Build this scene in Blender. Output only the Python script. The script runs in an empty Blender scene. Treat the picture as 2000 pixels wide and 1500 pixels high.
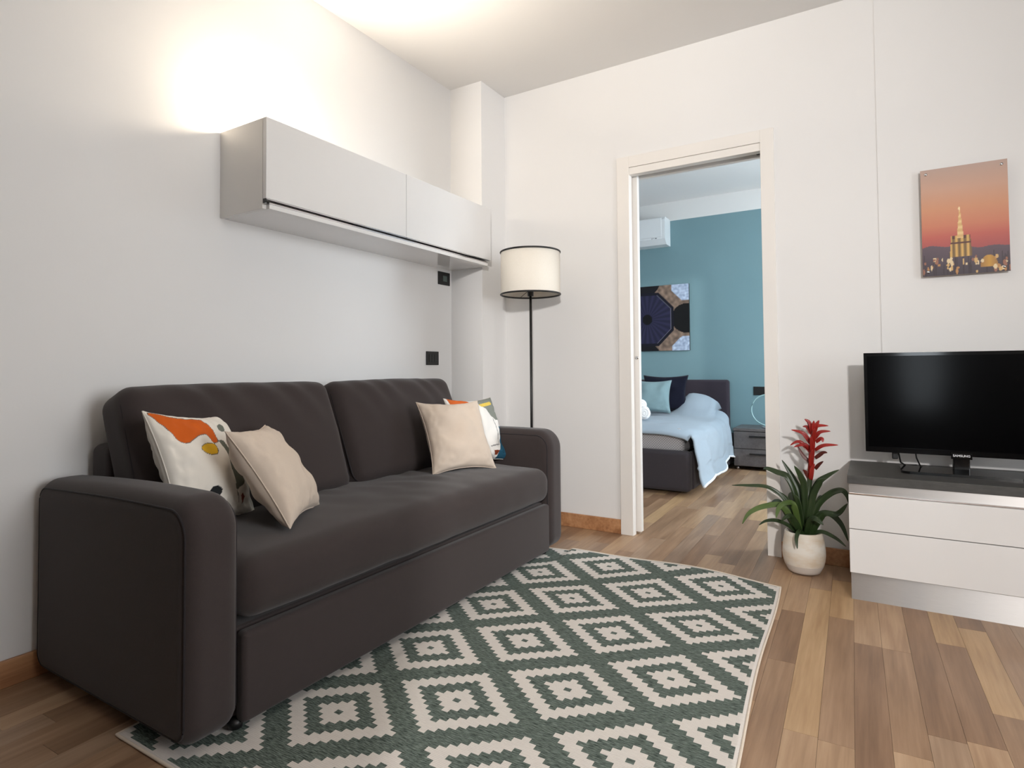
import bpy, bmesh, math, random
import numpy as np
from mathutils import Vector, Matrix, noise as mnoise

random.seed(7)
S = bpy.context.scene
COL = S.collection
R = math.radians

# ------------------------------------------------------------------ camera
FPX, SHIFT_PX = 1157.3, -61.11
yaw, pitch, roll = R(31.26), R(1.661), R(-0.422)
_f = Vector((-math.sin(yaw) * math.cos(pitch), math.cos(yaw) * math.cos(pitch), math.sin(pitch)))
_r = Vector((math.cos(yaw), math.sin(yaw), 0))
_u = _r.cross(_f)
CR = _r * math.cos(roll) + _u * math.sin(roll)
CU = -_r * math.sin(roll) + _u * math.cos(roll)
CAM = Vector((0, 0, 0.95))
cd = bpy.data.cameras.new('camera')
cam = bpy.data.objects.new('camera', cd)
COL.objects.link(cam)
m = Matrix((CR, CU, -_f)).transposed().to_4x4()
m.translation = CAM
cam.matrix_world = m
cd.sensor_width = 36
cd.lens = FPX / 2000 * 36
cd.shift_y = SHIFT_PX / 2000
cd.clip_start = 0.02
S.camera = cam

# ------------------------------------------------------------------ colour management, world
S.view_settings.view_transform = 'Standard'
S.view_settings.look = 'None'
S.view_settings.gamma = 1
S.view_settings.use_curve_mapping = False
S.view_settings.exposure = 0.40
W = bpy.data.worlds.new('world')
S.world = W
W.use_nodes = True
W.node_tree.nodes['Background'].inputs[0].default_value = (0.75, 0.88, 1.0, 1)
W.node_tree.nodes['Background'].inputs[1].default_value = 0.6

XL, YB, ZC = -2.27, 3.275, 2.742        # left wall, back wall, ceiling
YD = 3.395                               # far face of the back wall
BY = 6.3                                 # bedroom back wall
XR, YN = 2.3, -4.6                       # right wall, wall behind


def light(name, kind, loc, power, color, size=0.1, size_y=None, target=None, spread=None):
    d = bpy.data.lights.new(name, kind)
    d.energy = power
    d.color = color
    if kind == 'AREA':
        d.size = size
        if size_y:
            d.shape = 'RECTANGLE'
            d.size_y = size_y
        if spread:
            d.spread = spread
    else:
        d.shadow_soft_size = size
    o = bpy.data.objects.new(name, d)
    COL.objects.link(o)
    o.location = loc
    if target is not None:
        o.rotation_euler = (Vector(target) - Vector(loc)).to_track_quat('-Z', 'Y').to_euler()
    return o


WARM, NEUT, COOL = (1.0, 0.86, 0.70), (1.0, 0.93, 0.85), (0.72, 0.88, 1.0)
# lamp lying on top of the wall cabinet, shining up the wall
light('cabinet_top_lamp', 'POINT', (-2.13, 1.58, 1.972), 7.5, (1.0, 0.84, 0.64), 0.022)
light('cabinet_top_lamp_beam', 'AREA', (-2.13, 1.62, 1.948), 7.0, (1.0, 0.89, 0.75), 0.05, 0.12, target=(-1.42, 2.05, 2.95), spread=R(96))
# invented uplight just behind the camera, added so the ceiling bounces light
light('added_ceiling_bounce', 'AREA', (-0.2, -0.5, 1.95), 24, (1.0, 0.91, 0.80), 0.25, 0.25, target=(-0.2, -0.5, 3))
# unseen lamp added behind the camera, set by the television's shadow
kl = light('unseen_key_spot', 'SPOT', (1.85, -3.6, 2.5), 700, (1.0, 0.965, 0.935), 0.15, target=(-1.75, 3.2, 1.05))
kl.data.spot_size = R(62)
kl.data.spot_blend = 1.0
# daylight: bedroom window, plus unseen right and rear windows added for the light
light('added_right_window_light', 'AREA', (XR + 0.03, 1.2, 1.5), 19, (0.97, 0.985, 1.0), 1.5, 1.6, target=(0, 1.25, 1.40), spread=R(105))
light('added_rear_window_light', 'AREA', (0.62, YN - .02, 1.4), 15, (0.86, 0.94, 1.0), 0.50, 2.2, target=(0.62, 0, 1.2))
light('bedroom_window_daylight', 'AREA', (1.02, 4.9, 1.6), 60, (0.84, 0.93, 1.0), 1.3, 1.4, target=(-1.5, 4.9, 1.0))

# ------------------------------------------------------------------ materials
def lin(c):
    r = []
    for v in c[:3]:
        v = v / 255.0
        r.append(v / 12.92 if v <= 0.04045 else ((v + 0.055) / 1.055) ** 2.4)
    return (r[0], r[1], r[2], 1.0)


class NT:
    def __init__(self, name):
        self.m = bpy.data.materials.new(name)
        self.m.use_nodes = True
        self.t = self.m.node_tree
        self.b = self.t.nodes['Principled BSDF']

    def n(self, typ, **kw):
        nd = self.t.nodes.new(typ)
        for k, v in kw.items():
            setattr(nd, k, v)
        return nd

    def l(self, a, b):
        self.t.links.new(a, b)

    def math(self, op, a, b=None, c=None):
        nd = self.n('ShaderNodeMath', operation=op)
        for i, v in enumerate((a, b, c)):
            if v is None:
                continue
            if isinstance(v, (int, float)):
                nd.inputs[i].default_value = v
            else:
                self.l(v, nd.inputs[i])
        return nd.outputs[0]

    def mix(self, fac, a, b, blend='MIX'):
        nd = self.n('ShaderNodeMix', data_type='RGBA', blend_type=blend)
        for sock, v in ((nd.inputs[0], fac), (nd.inputs[6], a), (nd.inputs[7], b)):
            if isinstance(v, (int, float)):
                sock.default_value = v
            elif isinstance(v, tuple):
                sock.default_value = v
            else:
                self.l(v, sock)
        return nd.outputs[2]

    def pos(self):
        return self.n('ShaderNodeNewGeometry').outputs['Position']

    def obj(self):
        return self.n('ShaderNodeTexCoord').outputs['Object']

    def scale(self, vec, s, loc=(0, 0, 0)):
        mp = self.n('ShaderNodeMapping')
        mp.inputs['Scale'].default_value = s
        mp.inputs['Location'].default_value = loc
        self.l(vec, mp.inputs[0])
        return mp.outputs[0]

    def noise(self, vec, scale, detail=3, rough=0.5):
        nd = self.n('ShaderNodeTexNoise')
        nd.inputs['Scale'].default_value = scale
        nd.inputs['Detail'].default_value = detail
        nd.inputs['Roughness'].default_value = rough
        self.l(vec, nd.inputs['Vector'])
        return nd.outputs[0]

    def bump(self, h, strength, dist):
        nd = self.n('ShaderNodeBump')
        nd.inputs['Strength'].default_value = strength
        nd.inputs['Distance'].default_value = dist
        self.l(h, nd.inputs['Height'])
        self.l(nd.outputs[0], self.b.inputs['Normal'])
        return nd

    def set(self, **kw):
        for k, v in kw.items():
            self.b.inputs[k].default_value = v
        return self


def simple(name, rgb, rough=0.5, metal=0.0, spec=0.5, var=0.04, nscale=12, bump=0.0, coat=0.0):
    t = NT(name)
    t.set(**{'Roughness': rough, 'Metallic': metal, 'Specular IOR Level': spec, 'Coat Weight': coat})
    c = lin(rgb)
    nz = t.noise(t.pos(), nscale, 3)
    dark = tuple(v * (1 - var) for v in c[:3]) + (1,)
    t.l(t.mix(nz, dark, tuple(min(1, v * (1 + var)) for v in c[:3]) + (1,)), t.b.inputs['Base Color'])
    if bump:
        t.bump(t.noise(t.pos(), nscale * 20, 3), bump, 0.002)
    return t.m


def fabric(name, rgb, rough=0.95, weave=900, bstr=0.25, sheen=0.2, var=0.1):
    t = NT(name)
    t.set(**{'Roughness': rough, 'Specular IOR Level': 0.2, 'Sheen Weight': sheen, 'Sheen Roughness': 0.5})
    c = lin(rgb)
    nz = t.noise(t.pos(), 40, 4, 0.7)
    fine = t.noise(t.pos(), weave, 2, 0.6)
    a = tuple(v * (1 - var) for v in c[:3]) + (1,)
    b = tuple(v * (1 + var) for v in c[:3]) + (1,)
    col = t.mix(nz, a, b)
    col2 = t.mix(0.25, col, t.mix(fine, (c[0] * .7, c[1] * .7, c[2] * .7, 1), (c[0] * 1.3, c[1] * 1.3, c[2] * 1.3, 1)))
    t.l(col2, t.b.inputs['Base Color'])
    t.bump(fine, bstr, 0.0015)
    return t.m


def painted(name, rough=0.8, bump=0.0, spec=0.3, coat=0.0):
    """material that takes its print from the mesh's colour attribute"""
    t = NT(name)
    t.set(**{'Roughness': rough, 'Specular IOR Level': spec, 'Coat Weight': coat})
    at = t.n('ShaderNodeVertexColor', layer_name='print')
    t.l(at.outputs[0], t.b.inputs['Base Color'])
    if bump:
        t.bump(t.noise(t.pos(), 900, 2), bump, 0.0015)
    return t.m


def wood(name, base, dark, light_, seed):
    t = NT(name)
    t.set(**{'Roughness': 0.38, 'Specular IOR Level': 0.45})
    p = t.pos()
    g1 = t.noise(t.scale(p, (1, 0.045, 1), (seed * 3.1, seed * 1.7, 0)), 70, 5, 0.6)
    g2 = t.noise(t.scale(p, (1, 0.10, 1), (seed * 5.3, seed * 2.9, 0)), 16, 3, 0.55)
    g3 = t.noise(t.scale(p, (1, 0.02, 1), (seed * 1.3, 0, 0)), 260, 2, 0.6)
    r1 = t.n('ShaderNodeValToRGB')
    r1.color_ramp.elements[0].position = 0.36
    r1.color_ramp.elements[1].position = 0.66
    r1.color_ramp.elements[0].color = lin(dark)
    r1.color_ramp.elements[1].color = lin(light_)
    e = r1.color_ramp.elements.new(0.5)
    e.color = lin(base)
    t.l(t.math('ADD', t.math('MULTIPLY', g1, 0.45), t.math('MULTIPLY', g2, 0.55)), r1.inputs[0])
    col = t.mix(t.math('MULTIPLY', g3, 0.35), r1.outputs[0], lin(dark))
    t.l(col, t.b.inputs['Base Color'])
    t.l(t.math('MULTIPLY_ADD', g1, 0.18, 0.30), t.b.inputs['Roughness'])
    t.bump(g3, 0.06, 0.001)
    return t.m


def wall_paint(name, rgb):
    t = NT(name)
    t.set(**{'Roughness': 0.85, 'Specular IOR Level': 0.25})
    c = lin(rgb)
    nz = t.noise(t.pos(), 1.3, 4, 0.6)
    t.l(t.mix(nz, tuple(v * .975 for v in c[:3]) + (1,), tuple(min(v * 1.02, 1) for v in c[:3]) + (1,)), t.b.inputs['Base Color'])
    t.bump(t.noise(t.pos(), 180, 3), 0.06, 0.002)
    return t.m


M = {}
M['wall'] = wall_paint('white_wall_paint', (232, 231, 230))
M['ceil'] = wall_paint('white_ceiling_paint', (234, 233, 232))
M['dark_blocker'] = simple('dark_blocker_finish', (58, 46, 38), 0.6, var=0.1)  # dark finish of the added light blocker, cuts bounce near the sofa arm
M['casing'] = simple('cream_door_lacquer', (234, 230, 225), 0.45, var=0.01)
M['white_gloss'] = simple('white_gloss_lacquer', (228, 227, 226), 0.12, spec=0.5, var=0.01, coat=0.15)
M['white_satin'] = simple('white_satin_panel', (228, 226, 223), 0.28, var=0.01)
M['alu'] = None
t = NT('brushed_aluminium')
t.set(**{'Metallic': 1.0, 'Roughness': 0.28})
g = t.noise(t.scale(t.pos(), (0.6, 0.6, 60)), 30, 3, 0.6)
t.l(t.mix(g, lin((176, 174, 172)), lin((205, 203, 202))), t.b.inputs['Base Color'])
t.l(t.math('MULTIPLY_ADD', g, 0.12, 0.42), t.b.inputs['Roughness'])
t.b.inputs['Anisotropic'].default_value = 0.95
t.b.inputs['Anisotropic Rotation'].default_value = 0.25
tn = t.n('ShaderNodeTangent', direction_type='RADIAL', axis='Z')
t.l(tn.outputs[0], t.b.inputs['Tangent'])
M['alu'] = t.m
M['chrome'] = simple('polished_aluminium', (214, 214, 216), 0.12, metal=1.0, var=0.02)
M['black_metal'] = simple('black_painted_metal', (16, 15, 15), 0.42, var=0.05)
M['black_plastic'] = simple('matt_black_plastic', (20, 20, 20), 0.45, var=0.05)
M['black_gloss'] = simple('glossy_black_plastic', (7, 7, 8), 0.08, spec=0.5, var=0.02)
M['screen'] = simple('dark_tv_glass', (4, 4, 5), 0.12, spec=0.12, var=0.02)
M['slab'] = None
t = NT('dark_slate_laminate')
t.set(**{'Roughness': 0.42, 'Specular IOR Level': 0.45})
g = t.noise(t.scale(t.pos(), (1, 3, 3)), 22, 6, 0.7)
t.l(t.mix(g, lin((40, 40, 39)), lin((86, 85, 83))), t.b.inputs['Base Color'])
t.bump(g, 0.15, 0.002)
M['slab'] = t.m
M['sofa'] = fabric('charcoal_sofa_weave', (60, 52, 51), rough=0.88, weave=700, bstr=0.35, sheen=0.17)
M['sofa_seam'] = fabric('charcoal_piping', (46, 42, 44), weave=900, sheen=0.1)
M['beige'] = fabric('beige_cotton', (214, 198, 182), weave=800, bstr=0.2, sheen=0.1, var=0.04)
M['print_cloth'] = painted('printed_cotton', 0.9, 0.12, 0.2)
M['print_panel'] = painted('printed_acrylic', 0.45, 0, 0.25, coat=0.0)
M['acrylic_edge'] = simple('acrylic_edge', (190, 160, 145), 0.2, var=0.02)
M['shade'] = None
t = NT('cream_lampshade_linen')
t.set(**{'Roughness': 0.9, 'Specular IOR Level': 0.2, 'Transmission Weight': 0.0})
g = t.noise(t.scale(t.pos(), (1, 1, 0.3)), 500, 2)
t.l(t.mix(g, lin((232, 225, 212)), lin((244, 239, 230))), t.b.inputs['Base Color'])
t.bump(g, 0.1, 0.001)
M['shade'] = t.m
M['pot'] = None
t = NT('streaked_white_ceramic')
t.set(**{'Roughness': 0.55})
g = t.noise(t.scale(t.obj(), (1, 1, 3)), 7, 4, 0.6)
rp = t.n('ShaderNodeValToRGB')
rp.color_ramp.elements[0].position = 0.42
rp.color_ramp.elements[1].position = 0.66
rp.color_ramp.elements[0].color = lin((236, 231, 222))
rp.color_ramp.elements[1].color = lin((222, 206, 184))
t.l(g, rp.inputs[0])
t.l(rp.outputs[0], t.b.inputs['Base Color'])
M['pot'] = t.m
M['pot_band'] = simple('pale_ceramic_foot', (216, 208, 200), 0.6, var=0.03)
M['soil'] = simple('dark_soil', (42, 34, 26), 0.95, var=0.3, nscale=80, bump=0.6)


def leafmat(name, a, b):
    t = NT(name)
    t.set(**{'Roughness': 0.36, 'Specular IOR Level': 0.5})
    g = t.noise(t.scale(t.obj(), (1, 1, 1)), 14, 3)
    t.l(t.mix(g, lin(a), lin(b)), t.b.inputs['Base Color'])
    return t.m


M['leaf'] = leafmat('dark_green_leaf', (28, 44, 22), (52, 72, 36))
M['leaf_light'] = leafmat('bright_green_leaf', (60, 86, 36), (96, 118, 60))
M['bract'] = leafmat('red_bract', (122, 16, 16), (170, 40, 30))
M['bract_tip'] = leafmat('dark_bract', (58, 34, 26), (110, 34, 26))
M['baseboard'] = wood('oak_baseboard', (182, 132, 92), (150, 102, 68), (204, 156, 114), 11.0)
TONES = [((172, 143, 114), (150, 121, 94), (190, 162, 132)),
         ((156, 127, 101), (134, 106, 82), (176, 147, 120)),
         ((184, 154, 118), (162, 131, 97), (200, 171, 136)),
         ((164, 138, 114), (142, 117, 95), (184, 158, 133)),
         ((144, 115, 91), (122, 95, 73), (164, 134, 109)),
         ((180, 151, 122), (158, 128, 101), (196, 168, 139)),
         ((152, 128, 108), (130, 107, 88), (174, 149, 127))]
DK = (1.03, 1.015, 1.0)
WOODS = [wood('floor_wood_tone_%d' % i, *[tuple(v * k_ for v, k_ in zip(q, DK)) for q in c], seed=i + 1.0) for i, c in enumerate(TONES)]
M['underlay'] = simple('floor_underlay', (70, 52, 40), 0.9)
M['bed_grey'] = fabric('dark_bed_upholstery', (62, 58, 62), weave=600, sheen=0.1)
M['headboard'] = fabric('plum_grey_headboard', (58, 52, 60), weave=600, sheen=0.1)
M['bedspread'] = fabric('pale_blue_bedspread', (158, 172, 184), weave=500, bstr=0.2, sheen=0.1, var=0.04)
M['hem'] = fabric('white_hem', (232, 236, 240), weave=600, var=0.02)
M['towel'] = fabric('white_terry', (246, 246, 246), weave=400, bstr=0.6, var=0.02)
M['navy'] = fabric('navy_velvet', (16, 18, 34), weave=700, sheen=0.1)
M['teal'] = fabric('grey_teal_cotton', (126, 152, 158), weave=700, var=0.05)
M['bluewhite'] = fabric('white_blue_cotton', (226, 232, 238), weave=700, var=0.03)
t = NT('quilted_grey_mattress_cover')
t.set(**{'Roughness': 0.9, 'Specular IOR Level': 0.2})
p = t.pos()
sx = t.n('ShaderNodeSeparateXYZ')
t.l(p, sx.inputs[0])
d1 = t.math('SINE', t.math('MULTIPLY', t.math('ADD', sx.outputs[0], sx.outputs[2]), 160))
d2 = t.math('SINE', t.math('MULTIPLY', t.math('SUBTRACT', sx.outputs[0], sx.outputs[2]), 160))
k = t.math('MULTIPLY', t.math('ABSOLUTE', d1), t.math('ABSOLUTE', d2))
t.l(t.mix(k, lin((150, 146, 148)), lin((204, 202, 202))), t.b.inputs['Base Color'])
t.bump(k, 0.4, 0.003)
M['quilt'] = t.m
M['grey_wood'] = wood('grey_oak_veneer', (98, 93, 92), (84, 79, 78), (110, 105, 104), 23.0)
M['glass_ring'] = simple('pale_glass_ring', (160, 196, 198), 0.1, spec=0.6, var=0.02)
M['ac'] = simple('white_ac_plastic', (232, 236, 238), 0.35, var=0.01)
M['grey_mark'] = simple('grey_print', (120, 124, 128), 0.5)
M['logo'] = simple('silver_logo', (215, 215, 218), 0.35, var=0.01)
t = NT('blue_wall_paint')
t.set(**{'Roughness': 0.85, 'Specular IOR Level': 0.25})
sx = t.n('ShaderNodeSeparateXYZ')
t.l(t.pos(), sx.inputs[0])
stp = t.math('GREATER_THAN', sx.outputs[2], 2.538)
nz = t.noise(t.pos(), 2.0, 4)
blue = t.mix(nz, lin((118, 150, 157)), lin((127, 158, 165)))
t.l(t.mix(stp, blue, lin((232, 232, 230))), t.b.inputs['Base Color'])
t.bump(t.noise(t.pos(), 180, 3), 0.05, 0.002)
M['bluewall'] = t.m

# woven rug: stepped diamonds
t = NT('woven_rug')
t.set(**{'Roughness': 0.95, 'Specular IOR Level': 0.15})
uv = t.n('ShaderNodeUVMap', uv_map='weave')
sx = t.n('ShaderNodeSeparateXYZ')
t.l(uv.outputs[0], sx.inputs[0])
du = t.math('DIVIDE', t.math('ADD', sx.outputs[0], 0.54), 0.257)
dv = t.math('DIVIDE', t.math('ADD', sx.outputs[1], -1.808), 0.212)
pp = t.math('MULTIPLY', t.math('ADD', du, dv), 0.5)
qq = t.math('MULTIPLY', t.math('SUBTRACT', du, dv), 0.5)
dp = t.math('SUBTRACT', pp, t.math('ROUND', pp))
dq = t.math('SUBTRACT', qq, t.math('ROUND', qq))
lu = t.math('ABSOLUTE', t.math('ADD', dp, dq))
lv = t.math('ABSOLUTE', t.math('SUBTRACT', dp, dq))
NQ = 12.0
qu = t.math('DIVIDE', t.math('ROUND', t.math('MULTIPLY', lu, NQ)), NQ)
qv = t.math('DIVIDE', t.math('ROUND', t.math('MULTIPLY', lv, NQ)), NQ)
md = t.math('ADD', qu, qv)
w1 = t.math('MULTIPLY', t.math('GREATER_THAN', md, 0.04), t.math('LESS_THAN', md, 0.29))
w2 = t.math('MULTIPLY', t.math('GREATER_THAN', md, 0.54), t.math('LESS_THAN', md, 0.79))
wh = t.math('ADD', w1, w2)
edge = t.math('MAXIMUM', t.math('GREATER_THAN', sx.outputs[0], -0.325),
              t.math('MAXIMUM', t.math('GREATER_THAN', sx.outputs[1], 2.79), t.math('LESS_THAN', sx.outputs[1], 0.818)))
wh = t.math('MINIMUM', t.math('ADD', wh, edge), 1.0)
yarn = t.noise(t.scale(uv.outputs[0], (0.32, 3.0, 1)), 130, 3, 0.7)
yr = t.n('ShaderNodeValToRGB')
yr.color_ramp.elements[0].position = 0.38
yr.color_ramp.elements[1].position = 0.68
yr.color_ramp.elements[0].color = lin((56, 66, 60))
yr.color_ramp.elements[1].color = lin((138, 150, 142))
t.l(yarn, yr.inputs[0])
whc = t.mix(yarn, lin((210, 202, 194)), lin((236, 230, 224)))
t.l(t.mix(wh, yr.outputs[0], whc), t.b.inputs['Base Color'])
rib = t.n('ShaderNodeTexWave', wave_type='BANDS', bands_direction='Y')
rib.inputs['Scale'].default_value = 60
rib.inputs['Distortion'].default_value = 1.5
t.l(uv.outputs[0], rib.inputs[0])
hgt = t.math('ADD', t.math('MULTIPLY', yarn, 0.6), t.math('ADD', t.math('MULTIPLY', rib.outputs['Fac'], 0.4), t.math('MULTIPLY', wh, 0.25)))
t.bump(hgt, 0.5, 0.003)
M['rug'] = t.m
M['rug_binding'] = fabric('cream_rug_binding', (226, 212, 194), weave=500, var=0.05)


# ------------------------------------------------------------------ geometry helpers
def link(name, me, mat, parent=None, smooth=False):
    o = bpy.data.objects.new(name, me)
    COL.objects.link(o)
    if mat:
        mats = mat if isinstance(mat, list) else [mat]
        for mm in mats:
            me.materials.append(mm)
    if parent:
        o.parent = parent
    if smooth:
        me.polygons.foreach_set('use_smooth', [True] * len(me.polygons))
    return o


def pydata(name, vs, fs, mat, parent=None, smooth=False):
    me = bpy.data.meshes.new(name)
    me.from_pydata([tuple(v) for v in vs], [], fs)
    me.update()
    return link(name, me, mat, parent, smooth)


def from_bm(name, bm, mat, parent=None, smooth=False):
    bmesh.ops.recalc_face_normals(bm, faces=bm.faces)
    me = bpy.data.meshes.new(name)
    bm.to_mesh(me)
    bm.free()
    return link(name, me, mat, parent, smooth)


def add_box(bm, x0, x1, y0, y1, z0, z1):
    v = [bm.verts.new((x, y, z)) for x in (x0, x1) for y in (y0, y1) for z in (z0, z1)]
    fs = [(0, 1, 3, 2), (4, 6, 7, 5), (0, 4, 5, 1), (2, 3, 7, 6), (0, 2, 6, 4), (1, 5, 7, 3)]
    return [bm.faces.new([v[i] for i in f]) for f in fs]


def box(name, x0, x1, y0, y1, z0, z1, mat, parent=None, bev=0.0, seg=2):
    bm = bmesh.new()
    add_box(bm, x0, x1, y0, y1, z0, z1)
    if bev:
        bmesh.ops.bevel(bm, geom=bm.edges[:], offset=bev, segments=seg, profile=0.5, affect='EDGES')
    return from_bm(name, bm, mat, parent)


def boxes(name, lst, mat, parent=None):
    bm = bmesh.new()
    for b in lst:
        add_box(bm, *b)
    return from_bm(name, bm, mat, parent)


def lathe(name, prof, loc, mat, parent=None, n=48, smooth=True):
    vs, fs = [], []
    for (r, z) in prof:
        for i in range(n):
            a = 2 * math.pi * i / n
            vs.append((loc[0] + r * math.cos(a), loc[1] + r * math.sin(a), loc[2] + z))
    for j in range(len(prof) - 1):
        for i in range(n):
            k = (i + 1) % n
            fs.append((j * n + i, j * n + k, (j + 1) * n + k, (j + 1) * n + i))
    return pydata(name, vs, fs, mat, parent, smooth)


def tube_data(path, rad, n=10, closed=False):
    pts = [Vector(p) for p in path]
    vs, fs = [], []
    L = len(pts)
    ref = Vector((0, 0, 1))
    for i, p in enumerate(pts):
        a = pts[(i - 1) % L] if (closed or i > 0) else p
        b = pts[(i + 1) % L] if (closed or i < L - 1) else p
        tg = (b - a).normalized()
        rr = ref if abs(tg.dot(ref)) < 0.95 else Vector((1, 0, 0))
        s = tg.cross(rr).normalized()
        q = s.cross(tg)
        ra = rad[i] if isinstance(rad, (list, tuple)) else rad
        for k in range(n):
            an = 2 * math.pi * k / n
            vs.append(p + s * (ra * math.cos(an)) + q * (ra * math.sin(an)))
    for i in range(L if closed else L - 1):
        j = (i + 1) % L
        for k in range(n):
            k2 = (k + 1) % n
            fs.append((i * n + k, i * n + k2, j * n + k2, j * n + k))
    if not closed:
        fs.append(tuple(range(n - 1, -1, -1)))
        fs.append(tuple((L - 1) * n + k for k in range(n)))
    return vs, fs


def tube(name, path, rad, mat, parent=None, n=10, closed=False):
    vs, fs = tube_data(path, rad, n, closed)
    return pydata(name, vs, fs, mat, parent, True)


def empty(name, loc, label, cat, group=None):
    o = bpy.data.objects.new(name, None)
    COL.objects.link(o)
    o.location = loc
    o.empty_display_size = 0.1
    tag(o, label, cat, group)
    bpy.context.view_layer.update()
    return o


def tag(o, label, cat, group=None):
    o['label'] = label
    o['category'] = cat
    if group:
        o['group'] = group
    return o


def struct(o, label=None):
    o['kind'] = 'structure'
    if label:
        o['label'] = label
    return o


def adopt(root, *objs):
    """parent world-space meshes to an Empty without moving them"""
    bpy.context.view_layer.update()
    for o in objs:
        o.parent = root
        o.matrix_parent_inverse = root.matrix_world.inverted()


def soft_box(name, c, half, rad, mat, parent=None, n=(20, 20, 12), rot=None, fn=None):
    """rounded box: fn(local point, normal) -> displaced local point"""
    hx, hy, hz = half
    vs, fs, idx = [], [], {}

    def vert(p):
        key = tuple(round(v, 6) for v in p)
        if key in idx:
            return idx[key]
        q = Vector((p[0] * hx, p[1] * hy, p[2] * hz))
        inner = Vector((max(-hx + rad, min(hx - rad, q.x)), max(-hy + rad, min(hy - rad, q.y)), max(-hz + rad, min(hz - rad, q.z))))
        d = q - inner
        nn = d.normalized() if d.length > 1e-9 else Vector((0, 0, 1))
        q2 = inner + nn * rad if d.length > 1e-9 else q
        if fn:
            q2 = fn(q2, nn)
        if rot:
            q2 = rot @ q2
        idx[key] = len(vs)
        vs.append(q2 + Vector(c))
        return idx[key]

    def ticks(nn, h):
        r = min(0.95, rad / h)
        a = [-1 + r * k / 4 for k in range(4)]
        b = [-1 + r + (2 - 2 * r) * k / nn for k in range(nn + 1)]
        c_ = [1 - r + r * k / 4 for k in range(1, 5)]
        return a + b + c_
    T = [ticks(n[0], hx), ticks(n[1], hy), ticks(n[2], hz)]
    for ax in range(3):
        a1, a2 = [(1, 2), (2, 0), (0, 1)][ax]
        for s in (-1, 1):
            for i in range(len(T[a1]) - 1):
                for j in range(len(T[a2]) - 1):
                    q = []
                    for (di, dj) in ((0, 0), (1, 0), (1, 1), (0, 1)):
                        p = [0, 0, 0]
                        p[ax] = s
                        p[a1] = T[a1][i + di]
                        p[a2] = T[a2][j + dj]
                        q.append(vert(p))
                    fs.append(tuple(q) if s > 0 else tuple(reversed(q)))
    return pydata(name, vs, fs, mat, parent, True)


def round_poly(pts, radii, seg=8):
    """rounded polygon (2-D, counter-clockwise)"""
    out = []
    n = len(pts)
    for i in range(n):
        p = Vector(pts[i])
        a = (Vector(pts[i - 1]) - p).normalized()
        b = (Vector(pts[(i + 1) % n]) - p).normalized()
        r = radii[i]
        if r <= 0:
            out.append(p)
            continue
        ang = a.angle(b)
        d = r / math.tan(ang / 2)
        c = p + (a + b).normalized() * (r / math.sin(ang / 2))
        s, e = p + a * d - c, p + b * d - c
        a0, a1 = math.atan2(s.y, s.x), math.atan2(e.y, e.x)
        dd = (a1 - a0 + math.pi) % (2 * math.pi) - math.pi
        for k in range(seg + 1):
            t_ = a0 + dd * k / seg
            out.append(c + Vector((math.cos(t_), math.sin(t_))) * r)
    return out


def loft_y(name, prof, y0, y1, r, mat, parent=None, steps=6, mid=6, fn=None):
    """profile in (x, z) swept along y, with edges rounded by r"""
    n = len(prof)
    nor = []
    for i in range(n):
        a, b = prof[i - 1], prof[(i + 1) % n]
        d = (b - a).normalized()
        nor.append(Vector((d.y, -d.x)))
    layers = []
    for k in range(steps + 1):
        an = math.pi / 2 * k / steps
        layers.append((y0 + r - r * math.sin(math.pi / 2 - an), r * (1 - math.sin(an))))
    for k in range(1, mid):
        layers.append((y0 + r + (y1 - y0 - 2 * r) * k / mid, 0))
    for k in range(steps + 1):
        an = math.pi / 2 * k / steps
        layers.append((y1 - r + r * math.sin(an), r * (1 - math.cos(an))))
    vs, fs = [], []
    for (y, ins) in layers:
        for i in range(n):
            p = prof[i] - nor[i] * ins
            v = Vector((p.x, y, p.y))
            vs.append(fn(v) if fn else v)
    for j in range(len(layers) - 1):
        for i in range(n):
            k = (i + 1) % n
            fs.append((j * n + i, j * n + k, (j + 1) * n + k, (j + 1) * n + i))
    for (src, y, flip) in ((0, y0, False), (len(layers) - 1, y1, True)):
        b0 = len(vs)
        for i in range(n):
            p = prof[i] - nor[i] * (r + .008)
            v = Vector((p.x, y, p.y))
            vs.append(fn(v) if fn else v)
        for i in range(n):
            k = (i + 1) % n
            fs.append((src * n + i, src * n + k, b0 + k, b0 + i))
        fs.append(tuple(range(b0, b0 + n)))
    bm = bmesh.new()
    bv = [bm.verts.new(v) for v in vs]
    for f in fs:
        bm.faces.new([bv[i] for i in f])
    return from_bm(name, bm, mat, parent, True)


def inside(poly, u, v):
    c = False
    j = len(poly) - 1
    for i in range(len(poly)):
        xi, yi = poly[i]
        xj, yj = poly[j]
        if (yi > v) != (yj > v) and u < (xj - xi) * (v - yi) / (yj - yi) + xi:
            c = not c
        j = i
    return c


def pdist(poly, u, v, closed=True):
    best = 9
    n = len(poly)
    for i in range(n if closed else n - 1):
        ax, ay = poly[i]
        bx, by = poly[(i + 1) % n]
        dx, dy = bx - ax, by - ay
        L = dx * dx + dy * dy
        t_ = max(0, min(1, ((u - ax) * dx + (v - ay) * dy) / L)) if L else 0
        best = min(best, math.hypot(u - ax - t_ * dx, v - ay - t_ * dy))
    return best


def smooth_poly(p, it=2):
    for _ in range(it):
        q = []
        for i in range(len(p)):
            a, b = p[i], p[(i + 1) % len(p)]
            q += [(a[0] * .75 + b[0] * .25, a[1] * .75 + b[1] * .25), (a[0] * .25 + b[0] * .75, a[1] * .25 + b[1] * .75)]
        p = q
    return p


def set_print(me, cols):
    at = me.color_attributes.new('print', 'FLOAT_COLOR', 'POINT')
    at.data.foreach_set('color', np.array(cols, dtype=np.float32).ravel())


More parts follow.
